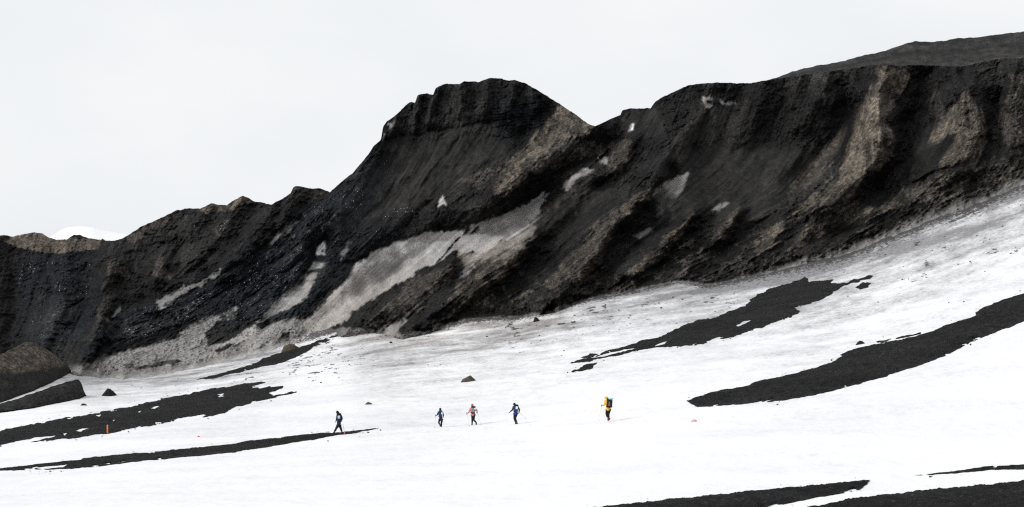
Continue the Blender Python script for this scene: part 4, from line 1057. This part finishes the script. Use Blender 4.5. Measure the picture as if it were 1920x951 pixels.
def person(label, J, sc, base_uv, mats, hood=True, thick=1.18):
    """J: joints as (x, z, y) in the figure's own crop pixels (x right, z up, y away from the viewer); sc: metres per crop pixel"""
    root = empty('person', ground_pt(*base_uv))
    tag(root, label, 'person', 'hikers crossing the snow')
    P = {k: Vector((v[0] * sc, (v[2] if len(v) > 2 else 0) * sc, v[1] * sc)) for k, v in J.items()}
    hgt = P['top'].z; q = hgt / 1.75 * thick
    R = lambda *a: tuple(x * q for x in a) if len(a) > 1 else a[0] * q
    mid = (P['shL'] + P['shR']) / 2; hip = (P['hipL'] + P['hipR']) / 2
    ch = mid.lerp(hip, .28); wa = mid.lerp(hip, .62)
    head = P['head']; fwd = P['face'] - head if 'face' in P else Vector((-.6, .75, -.05)); fwd.normalize()
    up = Vector((0, 0, 1)); sid = fwd.cross(up).normalized()
    nk = mid + Vector((0, 0, .06 * q))
    V = {'hip': (hip, R(.085, .08)), 'wa': (wa, R(.12, .10)), 'ch': (ch, R(.165, .12)), 'mid': (mid + Vector((0, 0, .0)), R(.12, .09)), 'nk': (nk, R(.058)),
         'hd': (head, R(.088, .10)), 'tp': (P['top'] - Vector((0, 0, .06 * q)), R(.078)),
         'nose': (head + fwd * .115 * q - up * .015 * q, R(.016)), 'earL': (head - sid * .088 * q, R(.018)), 'earR': (head + sid * .088 * q, R(.018))}
    E = [('hip', 'wa'), ('wa', 'ch'), ('ch', 'mid'), ('mid', 'nk'), ('nk', 'hd'), ('hd', 'tp'), ('hd', 'nose'), ('hd', 'earL'), ('hd', 'earR')]
    for s in 'LR':
        V.update({'sh' + s: (P['sh' + s], R(.062)), 'el' + s: (P['el' + s], R(.043)), 'ha' + s: (P['ha' + s], R(.030)),
                  'hip' + s: (P['hip' + s] - Vector((0, 0, .06 * q)), R(.075)), 'kn' + s: (P['kn' + s], R(.055)), 'an' + s: (P['an' + s], R(.042)), 'to' + s: (P['to' + s], R(.036))})
        E += [('mid', 'sh' + s), ('sh' + s, 'el' + s), ('el' + s, 'ha' + s), ('hip', 'hip' + s), ('hip' + s, 'kn' + s), ('kn' + s, 'an' + s), ('an' + s, 'to' + s)]
    skin_obj('body', V, E, SKIN, root, 1)
    g = lambda k, a: tuple(x * a for x in V[k][1]) if isinstance(V[k][1], tuple) else V[k][1] * a
    # jacket: torso, sleeves, collar, skirt below the waist
    jv = {'hip': (hip - Vector((0, 0, .09 * q)), R(.172, .145)), 'wa': (wa, R(.168, .135)), 'ch': (ch, R(.195, .15)), 'mid': (mid, R(.145, .115)), 'nk': (nk, R(.078))}
    je = [('hip', 'wa'), ('wa', 'ch'), ('ch', 'mid'), ('mid', 'nk')]
    for s in 'LR':
        jv.update({'sh' + s: (P['sh' + s], R(.085)), 'u' + s: (P['sh' + s].lerp(P['el' + s], .5), R(.070)), 'el' + s: (P['el' + s], R(.060)), 'ha' + s: (P['el' + s].lerp(P['ha' + s], .9), R(.046))})
        je += [('mid', 'sh' + s), ('sh' + s, 'u' + s), ('u' + s, 'el' + s), ('el' + s, 'ha' + s)]
    skin_obj('jacket', jv, je, mats['jacket'], root, 1)
    if 'hem' in mats:
        skin_obj('jacket_hem', {'a': (wa.lerp(hip, .30), R(.190, .155)), 'm': (wa.lerp(hip, .7), R(.194, .16)), 'b': (hip - Vector((0, 0, .11 * q)), R(.186, .158))}, [('a', 'm'), ('m', 'b')], mats['hem'], root, 1)
    tv = {'hip': (hip - Vector((0, 0, .01 * q)), R(.115, .10))}; te = []
    for s in 'LR':
        tv.update({'hip' + s: (P['hip' + s] - Vector((0, 0, .05 * q)), R(.100)), 'm' + s: (P['hip' + s].lerp(P['kn' + s], .5), R(.090)), 'kn' + s: (P['kn' + s], R(.074)), 'c' + s: (P['kn' + s].lerp(P['an' + s], .4), R(.072)), 'an' + s: (P['an' + s] + Vector((0, 0, .05 * q)), R(.058))})
        te += [('hip', 'hip' + s), ('hip' + s, 'm' + s), ('m' + s, 'kn' + s), ('kn' + s, 'c' + s), ('c' + s, 'an' + s)]
    skin_obj('trousers', tv, te, mats['trousers'], root, 1)
    for s in 'LR':
        a, t = P['an' + s], P['to' + s]
        h = a + (a - t).normalized() * .05 * q; h.z = min(a.z, t.z + .03 * q)
        skin_obj('boot', {'s': (a + Vector((0, 0, .08 * q)), R(.062)), 'a': (a, R(.060)), 'm': (a.lerp(t, .55) - Vector((0, 0, .01)), R(.055, .045)), 't': (t, R(.046, .036))}, [('s', 'a'), ('a', 'm'), ('m', 't')], mats['boot'], root, 1)
        d = P['ha' + s] - P['el' + s]
        hand(P['ha' + s] - d.normalized() * .01, d * .8 + Vector((-.05, .05, -.06)), Vector((-.5, .6, .1)), mats['glove'], root)
    # hood or cap
    tp = P['top']
    hv = {'z': (nk - up * .03 * q - fwd * .01 * q, R(.115)), 'a': (nk.lerp(head, .35) - fwd * .02 * q, R(.092)), 'b': (head - fwd * .02 * q, R(.102, .112)), 'c': (tp - up * .07 * q - fwd * .01 * q, R(.092)), 'd': (tp - up * .015 * q, R(.045))} if hood else \
         {'b': (head + up * .03 * q - fwd * .01 * q, R(.106, .112)), 'c': (tp - up * .06 * q, R(.098)), 'd': (tp - up * .012 * q, R(.055))}
    skin_obj('hood' if hood else 'cap', hv, [('z', 'a'), ('a', 'b'), ('b', 'c'), ('c', 'd')] if hood else [('b', 'c'), ('c', 'd')], mats['hat'], root, 1)
    if 'brim' in mats:
        skin_obj('cap_brim', {'a': (head + fwd * .09 * q + up * .05 * q, R(.07, .012)), 'b': (head + fwd * .17 * q + up * .035 * q, R(.05, .010))}, [('a', 'b')], mats['brim'], root, 1)
    for sg in (-1, 1):
        bm = bmesh.new(); bmesh.ops.create_icosphere(bm, subdivisions=2, radius=.013 * q)
        for v in bm.verts: v.co += head + fwd * .088 * q + sid * (.032 * sg * q) + up * .012 * q
        bm_obj('eye', bm, EYE, root)
    return root, P, q, mid, hip


def backpack(label, root, mid, hip, q, pack_m, top_m, pocket_m, lean=(0, 0), off=(.02, -.2), size=(.34, .20, .50), extra=None, pk=(.06, -.12)):
    """worn on the back, which faces the viewer as the hikers walk away"""
    c = mid.lerp(hip, .24)
    e = empty('backpack', root.location + c + Vector((off[0] * q, off[1] * q, 0)))
    tag(e, label, 'backpack', 'backpacks worn by the hikers')
    rot = Matrix.Rotation(lean[0], 3, 'Y') @ Matrix.Rotation(lean[1], 3, 'Z')
    S = Vector(size) * q
    bm = bmesh.new(); box(bm, rot @ Vector((0, 0, -.02)), (S.x, S.y, S.z), rot, .06 * q, .85); bm_obj('pack_bag', bm, pack_m, e)
    bm = bmesh.new(); box(bm, rot @ Vector((0, 0, S.z * .5 - .01)), (S.x * .92, S.y * 1.05, .13 * q), rot, .045 * q); bm_obj('lid', bm, top_m, e)
    bm = bmesh.new(); box(bm, rot @ Vector((S.x * pk[0], -S.y * .55, S.z * pk[1])), (S.x * (.62 if pk[1] < 0 else .5), .08 * q, S.z * .42), rot, .03 * q); bm_obj('pocket', bm, pocket_m, e)
    for sg in (-1, 1):
        x = sg * S.x * .32
        pts = [Vector((x, S.y * .3, S.z * .42)), Vector((x * 1.1, S.y * .8, S.z * .50)), Vector((x * 1.25, S.y * 1.5, S.z * .30)), Vector((x * 1.3, S.y * 1.4, -S.z * .05)), Vector((x, S.y * .5, -S.z * .38))]
        skin_obj('shoulder_strap', {i: (rot @ p, .018 * q) for i, p in enumerate(pts)}, [(i, i + 1) for i in range(4)], BLACK, e, 1)
    if extra: extra(e, rot, S)
    return e


def pole(label, a, b, mat, basket_m, name='trekking_pole'):
    """a: grip end, b: tip on the snow (world)"""
    a = Vector(a); b = Vector(b); e = empty(name, b)
    tag(e, label, 'trekking pole', 'trekking poles')
    A = a - b; L = A.length
    bm = bmesh.new(); lathe(bm, (0, 0, 0), A * .9, [(0, .004), (.03, .006), (.06, .009), (.5, .010), (1, .012)]); bm_obj('shaft', bm, mat, e)
    bm = bmesh.new(); lathe(bm, A * .88, A * 1.03, [(0, .014), (.2, .019), (.6, .016), (.9, .022), (1, .012)]); bm_obj('grip', bm, BLACK, e)
    bm = bmesh.new(); lathe(bm, A * .045, A * .06, [(0, .03), (.5, .05), (1, .012)], 14); bm_obj('basket', bm, basket_m, e)
    return e


NAVY = cm('navy cloth', (0.014, 0.030, 0.085)); BLUE = cm('blue cloth', (0.03, 0.06, 0.34)); CORAL = cm('coral cloth', (0.62, 0.19, 0.17)); YELLOW = cm('yellow cloth', (0.72, 0.40, 0.045))
GREY = cm('grey cloth', (0.22, 0.24, 0.24)); PALE = cm('pale cloth', (0.62, 0.70, 0.78)); WHITE = cm('white cloth', (0.75, 0.75, 0.76)); TEAL = cm('slate blue cloth', (0.022, 0.045, 0.085)); MAROON = cm('maroon cloth', (0.09, 0.02, 0.025))
MINT = cm('mint cloth', (0.35, 0.62, 0.55)); RED = cm('dark red leather', (0.16, 0.018, 0.016)); OCHRE = cm('ochre cloth', (0.35, 0.20, 0.04)); STEEL = cm('pale metal', (0.55, 0.55, 0.56), rough=.4, var=.1)
PINK = cm('pale pink paint', (0.80, 0.50, 0.48), rough=.5); ORANGE = cm('orange paint', (0.80, 0.22, 0.07), rough=.5); MAGENTA = cm('pink fabric', (0.72, 0.36, 0.48)); SCARLET = cm('red fabric', (0.75, 0.03, 0.06))
CHAR = cm('charcoal cloth', (0.022, 0.024, 0.028))


def sc_of(uv, crop):      # metres per crop pixel (951 px tall crops of `crop` photo pixels)
    return float(ground_D(*uv)) / F * crop / 951.0


def pts(uv, org, crop, d):
    """crop pixel joints -> offsets from the feet, z up"""
    k = 951.0 / crop; fx_, fy_ = (uv[0] - org[0]) * k, (uv[1] - org[1]) * k
    return {n: (p[0] - fx_, fy_ - p[1], p[2] if len(p) > 2 else 0) for n, p in d.items()}


# leftmost hiker
uv = (634, 813.5); sc = sc_of(uv, 80)
J = pts(uv, (600, 750), 80, {'top': (380, 232), 'head': (384, 280), 'shL': (385, 345, 15), 'shR': (463, 345, -15), 'elL': (372, 420, 30), 'haL': (350, 480, 50), 'elR': (496, 405, -25), 'haR': (482, 465, -10),
    'hipL': (400, 560, 12), 'hipR': (440, 560, -12), 'knL': (350, 655, 22), 'anL': (312, 735, 10), 'toL': (286, 752, 40), 'knR': (470, 650, -15), 'anR': (492, 728, -35), 'toR': (478, 748, -5)})
r, P, q, mid, hip = person('hiker in dark blue jacket and black hood striding along the black ash strip', J, sc, uv, {'jacket': NAVY, 'trousers': BLACK, 'boot': BLACK, 'glove': BLACK, 'hat': BLACK})
backpack('dark blue backpack with a white patch, on the hiker at the ash strip', r, mid, hip, q, NAVY, BLACK, WHITE, pk=(-.12,.1), lean=(-.05, .3), off=(.03, -.17), size=(.28, .18, .46))
# second: blue pack
uv = (826.5, 801); sc = sc_of(uv, 60)
J = pts(uv, (790, 750), 60, {'top': (560, 228), 'head': (556, 280), 'shL': (505, 370, 10), 'shR': (628, 372, -10), 'elL': (482, 440, 30), 'haL': (438, 466, 60), 'elR': (655, 450, -20), 'haR': (650, 505, 20),
    'hipL': (545, 570, 8), 'hipR': (615, 570, -8), 'knL': (515, 680, 25), 'anL': (560, 750, -15), 'toL': (560, 790, 20), 'knR': (595, 690, 30), 'anR': (596, 775, 0), 'toR': (590, 800, 45)})
r, P, q, mid, hip = person('hiker in navy jacket with one pole, second from the left, smallest of the line', J, sc, uv, {'jacket': NAVY, 'trousers': cm('dark navy cloth', (.010, .014, .030)), 'boot': CHAR, 'glove': MAROON, 'hat': BLACK})


def mat_roll(e, rot, S):
    bm = bmesh.new(); box(bm, rot @ Vector((S.x * .42, -S.y * .35, S.z * .08)), (S.x * .40, S.y * .8, S.z * .55), rot, .05); bm_obj('side_bag', bm, PALE, e)


backpack('slate blue backpack with a pale blue bundle at its side, on the smallest hiker', r, mid, hip, q, TEAL, TEAL, TEAL, off=(.0, -.19), size=(.30, .18, .44), extra=mat_roll)
k = 951 / 60
W = lambda org, kk, x, y, D, dy=0: Vector(world(org[0] + x / kk, org[1] + y / kk, D + dy))
D0 = float(ground_D(*uv))
pole('grey trekking pole held out by the smallest hiker in navy', r.location + P['haL'] + Vector((-.05, .05, .04)), ground_pt(790 + 395 / k, 750 + 838 / k), STEEL, STEEL)
# third: coral jacket
uv = (886, 797.5); sc = sc_of(uv, 60); org = (860, 745)
J = pts(uv, org, 60, {'top': (398, 178), 'head': (398, 228), 'shL': (352, 335, 12), 'shR': (462, 335, -8), 'elL': (318, 425, 25), 'haL': (258, 482, 50), 'elR': (545, 392, -10), 'haR': (545, 440, 35),
    'hipL': (405, 520, 8), 'hipR': (462, 520, -8), 'knL': (405, 660, 20), 'anL': (400, 795, 0), 'toL': (388, 822, 45), 'knR': (442, 665, 20), 'anR': (522, 765, -30), 'toR': (522, 820, -22)})
r, P, q, mid, hip = person('hiker in coral pink jacket and cap walking with two poles', J, sc, uv, {'jacket': CORAL, 'trousers': BLACK, 'boot': CHAR, 'glove': CHAR, 'hat': CORAL, 'hem': CORAL}, hood=True)


def side_white(e, rot, S):
    bm = bmesh.new(); box(bm, rot @ Vector((S.x * .42, -S.y * .1, S.z * .30)), (S.x * .42, S.y * .7, S.z * .34), rot, .03); bm_obj('side_bag', bm, WHITE, e)
    bm = bmesh.new(); box(bm, rot @ Vector((S.x * .10, -S.y * .45, -S.z * .42)), (S.x * .85, S.y * .6, S.z * .18), rot, .03); bm_obj('base_panel', bm, BLACK, e)


backpack('grey backpack with a dark base and white side bundle, on the coral jacketed hiker', r, mid, hip, q, GREY, CHAR, GREY, lean=(.12, -.1), off=(.03, -.2), size=(.32, .19, .44), extra=side_white)
k = 951 / 60
pole('thin pole in the left hand of the coral jacketed hiker', r.location + P['haL'] + Vector((-.05, .05, .05)), ground_pt(org[0] + 318 / k, org[1] + 855 / k), STEEL, STEEL)
pole('thin pole trailing behind the right arm of the coral jacketed hiker', r.location + P['haR'] + Vector((.01, .05, .04)), ground_pt(org[0] + 668 / k, org[1] + 835 / k), STEEL, STEEL)
# fourth: black with blue hem
uv = (967.5, 796); sc = sc_of(uv, 60); org = (935, 745)
J = pts(uv, org, 60, {'top': (460, 155), 'head': (460, 212), 'shL': (440, 290, 15), 'shR': (556, 275, -12), 'elL': (412, 375, 30), 'haL': (330, 445, 55), 'elR': (622, 368, -20), 'haR': (598, 455, 15),
    'hipL': (475, 480, 8), 'hipR': (535, 478, -8), 'knL': (465, 630, 30), 'anL': (508, 775, 5), 'toL': (500, 805, 45), 'knR': (490, 630, 20), 'anR': (540, 770, -20), 'toR': (562, 808, -8)})
r, P, q, mid, hip = person('hiker in black with a bright blue jacket hem, left arm stretched forward', J, sc, uv, {'jacket': CHAR, 'trousers': BLACK, 'boot': BLACK, 'glove': BLACK, 'hat': BLACK, 'hem': BLUE})
backpack('black backpack with a pale cover, on the hiker with the blue hem', r, mid, hip, q, TEAL, BLACK, PALE, pk=(.22,.12), lean=(.1, -.1), off=(.03, -.19), size=(.32, .19, .44))
k = 951 / 60
a = r.location + P['haR'] + Vector((.02, .03, .02))
pole('pale pole trailing out behind the hiker with the blue hem', a, a + Vector((200 * sc, -.35, -178 * sc)), STEEL, STEEL)
# fifth: yellow jacket
uv = (1141, 790.5); sc = sc_of(uv, 64); org = (1105, 732)
J = pts(uv, org, 64, {'top': (470, 160), 'head': (470, 212), 'shL': (440, 305, 15), 'shR': (572, 310, -12), 'elL': (432, 412, 35), 'haL': (372, 420, 70), 'elR': (612, 405, -10), 'haR': (600, 455, 40),
    'hipL': (495, 530, 8), 'hipR': (565, 530, -8), 'knL': (478, 670, 25), 'anL': (525, 790, -20), 'toL': (528, 855, 0), 'knR': (530, 680, 25), 'anR': (545, 790, 10), 'toR': (580, 815, 35)})
r, P, q, mid, hip = person('hiker in a bright yellow jacket and cap, last and rightmost of the line', J, sc, uv, {'jacket': YELLOW, 'trousers': BLACK, 'boot': RED, 'glove': CHAR, 'hat': YELLOW, 'brim': OCHRE, 'hem': YELLOW}, hood=True)


def mint_roll(e, rot, S):
    bm = bmesh.new(); box(bm, rot @ Vector((S.x * .16, -S.y * .1, S.z * .60)), (S.x * .75, S.y * .9, S.z * .22), rot, .04); bm_obj('rolled_mat', bm, MINT, e)
    bm = bmesh.new(); box(bm, rot @ Vector((-S.x * .02, -S.y * .78, -S.z * .05)), (.035, .02, S.z * .55), rot, .008); bm_obj('webbing', bm, YELLOW, e)


backpack('black backpack topped with a mint coloured roll, on the yellow jacketed hiker', r, mid, hip, q, BLACK, CHAR, CHAR, lean=(.06, -.1), off=(.09, -.2), size=(.36, .20, .46), extra=mint_roll)
k = 951 / 64
pole('pale trekking pole planted ahead of the yellow jacketed hiker', r.location + P['haL'] + Vector((-.05, .05, .05)), ground_pt(org[0] + 250 / k, org[1] + 872 / k), STEEL, WHITE)


# ----------------------------------------------------------------- markers and scraps
def stake(label, uv, px_h, px_w, mat, cap_m, lean=0.0):
    k = float(ground_D(*uv)) / F; h = px_h * k; r_ = px_w * k / 2
    e = empty('marker_stake', ground_pt(*uv)); e.rotation_euler = (0, lean, 0); tag(e, label, 'marker stake')
    bm = bmesh.new(); lathe(bm, (0, 0, -.15), (0, 0, h), [(0, r_ * .8), (.3, r_), (.97, r_), (1, r_ * .9)], 12); bm_obj('post', bm, mat, e)
    bm = bmesh.new(); lathe(bm, (0, 0, h * .93), (0, 0, h * 1.04), [(0, r_ * 1.08), (.7, r_ * 1.05), (1, r_ * .6)], 12); bm_obj('cap', bm, cap_m, e)
    return e


stake('short orange marker stake at the lower edge of the wide left ash field', (201.5, 813), 15.5, 2.5, ORANGE, cm('faded orange paint', (0.8, 0.35, 0.22)))
e = stake('thin pale pink marker stake with an orange foot, just behind the leftmost hiker', (646.5, 814), 18, 1.1, PINK, PINK, lean=-.2)
kk = float(ground_D(646, 814)) / F
bm = bmesh.new(); lathe(bm, (0, 0, -.05), (0, 0, 3.0 * kk), [(0, 1.3 * kk), (.6, 1.2 * kk), (1, .8 * kk)], 12); bm_obj('foot', bm, ORANGE, e)


def scrap(label, uv, px_w, px_h, mat, seed):
    k = float(ground_D(*uv)) / F; w, h = px_w * k, px_h * k
    bm = bmesh.new(); bmesh.ops.create_icosphere(bm, subdivisions=4, radius=1)
    co = np.array([v.co[:] for v in bm.verts])
    n = fbm(co[:, 0] * 1.3 + seed, co[:, 1] * 1.3, co[:, 2] * 1.3, 4, ridged=True)
    for v, x in zip(bm.verts, n):
        s = 1 + .55 * float(x)
        v.co = Vector((v.co.x * s * w / 2, v.co.y * s * w / 2.4, max(v.co.z, -.25) * s * h * .8))
    o = bm_obj('cloth_scrap', bm, mat); o.location = ground_pt(*uv)
    tag(o, label, 'cloth scrap')


scrap('crumpled pink cloth half sunk in the snow right of the yellow hiker', (1301, 790.5), 9, 3.6, MAGENTA, 1.0)
scrap('tiny red scrap lying on white snow between the two left ash bands', (372.5, 819.5), 3.6, 1.8, SCARLET, 5.0)

# ----------------------------------------------------------------- light, sky, camera
sun_dir = Vector((-0.78, -0.22, 0.60)).normalized()
ld = bpy.data.lights.new('sun', 'SUN'); ld.energy = 1.5; ld.angle = math.radians(12); ld.color = (1.0, 0.985, 0.96)
lo = bpy.data.objects.new('sun', ld); COL.objects.link(lo); lo.rotation_euler = (-sun_dir).to_track_quat('-Z', 'Y').to_euler(); lo.location = (-80, -40, 120)
w = bpy.data.worlds.new('World'); SC.world = w; w.use_nodes = True
t = w.node_tree; bg = t.nodes['Background']; bg.inputs['Strength'].default_value = 0.1
sky = t.nodes.new('ShaderNodeTexSky'); sky.sky_type = 'NISHITA'; sky.sun_disc = False
sky.sun_elevation = math.asin(sun_dir.z); sky.sun_rotation = math.atan2(sun_dir.x, sun_dir.y)
hs = t.nodes.new('ShaderNodeHueSaturation'); hs.inputs['Saturation'].default_value = 0.15; t.links.new(sky.outputs[0], hs.inputs['Color'])
tc = t.nodes.new('ShaderNodeTexCoord'); mp = t.nodes.new('ShaderNodeMapping'); mp.inputs['Scale'].default_value = (1, 1, 2.2); t.links.new(tc.outputs['Generated'], mp.inputs[0])
nz = t.nodes.new('ShaderNodeTexNoise'); nz.inputs['Scale'].default_value = 5.0; nz.inputs['Detail'].default_value = 4; nz.inputs['Roughness'].default_value = .5; t.links.new(mp.outputs[0], nz.inputs['Vector'])
cr = t.nodes.new('ShaderNodeValToRGB'); t.links.new(nz.outputs['Fac'], cr.inputs[0])
cr.color_ramp.elements[0].position = .3; cr.color_ramp.elements[0].color = (8.35, 8.62, 8.85, 1)
cr.color_ramp.elements[1].position = .7; cr.color_ramp.elements[1].color = (9.25, 9.4, 9.55, 1)
mx = t.nodes.new('ShaderNodeMix'); mx.data_type = 'RGBA'; mx.inputs[0].default_value = 0.94
t.links.new(hs.outputs[0], mx.inputs[6]); t.links.new(cr.outputs[0], mx.inputs[7])
# unseen sky shaped for cliff contrast: brightened behind-left of the viewer, darkened behind-right
sx = t.nodes.new('ShaderNodeSeparateXYZ'); t.links.new(tc.outputs['Generated'], sx.inputs[0])
def rng(inp, a, b, lo, hi):
    n = t.nodes.new('ShaderNodeMapRange'); n.interpolation_type = 'SMOOTHSTEP'; t.links.new(inp, n.inputs[0])
    for i, x in zip((1, 2, 3, 4), (a, b, lo, hi)): n.inputs[i].default_value = x
    return n.outputs[0]
side = rng(sx.outputs['X'], -0.65, 0.55, 1.9, 0.28); back = rng(sx.outputs['Y'], 0.55, -0.25, 0.0, 1.0)
mf = t.nodes.new('ShaderNodeMix'); mf.data_type = 'FLOAT'; t.links.new(back, mf.inputs[0]); mf.inputs[2].default_value = 1.0; t.links.new(side, mf.inputs[3])
vm = t.nodes.new('ShaderNodeVectorMath'); vm.operation = 'SCALE'; t.links.new(mx.outputs[2], vm.inputs[0]); t.links.new(mf.outputs[0], vm.inputs['Scale'])
t.links.new(vm.outputs[0], bg.inputs['Color'])

cam = bpy.data.cameras.new('camera'); co_ = bpy.data.objects.new('camera', cam); COL.objects.link(co_)
cam.sensor_width = 36; cam.sensor_fit = 'HORIZONTAL'; cam.lens = 36 * F / 1920; cam.shift_y = (HV - 475.5) / 1920
cam.clip_start = 0.5; cam.clip_end = 20000
co_.rotation_euler = (math.radians(90), 0, 0)
SC.camera = co_
SC.view_settings.view_transform = 'Standard'; SC.view_settings.look = 'None'; SC.view_settings.exposure = 0.045; SC.view_settings.gamma = 1
SC.cycles.use_denoising = False; SC.cycles.filter_width = 1.25
SC.cycles.max_bounces = 6; SC.cycles.diffuse_bounces = 4
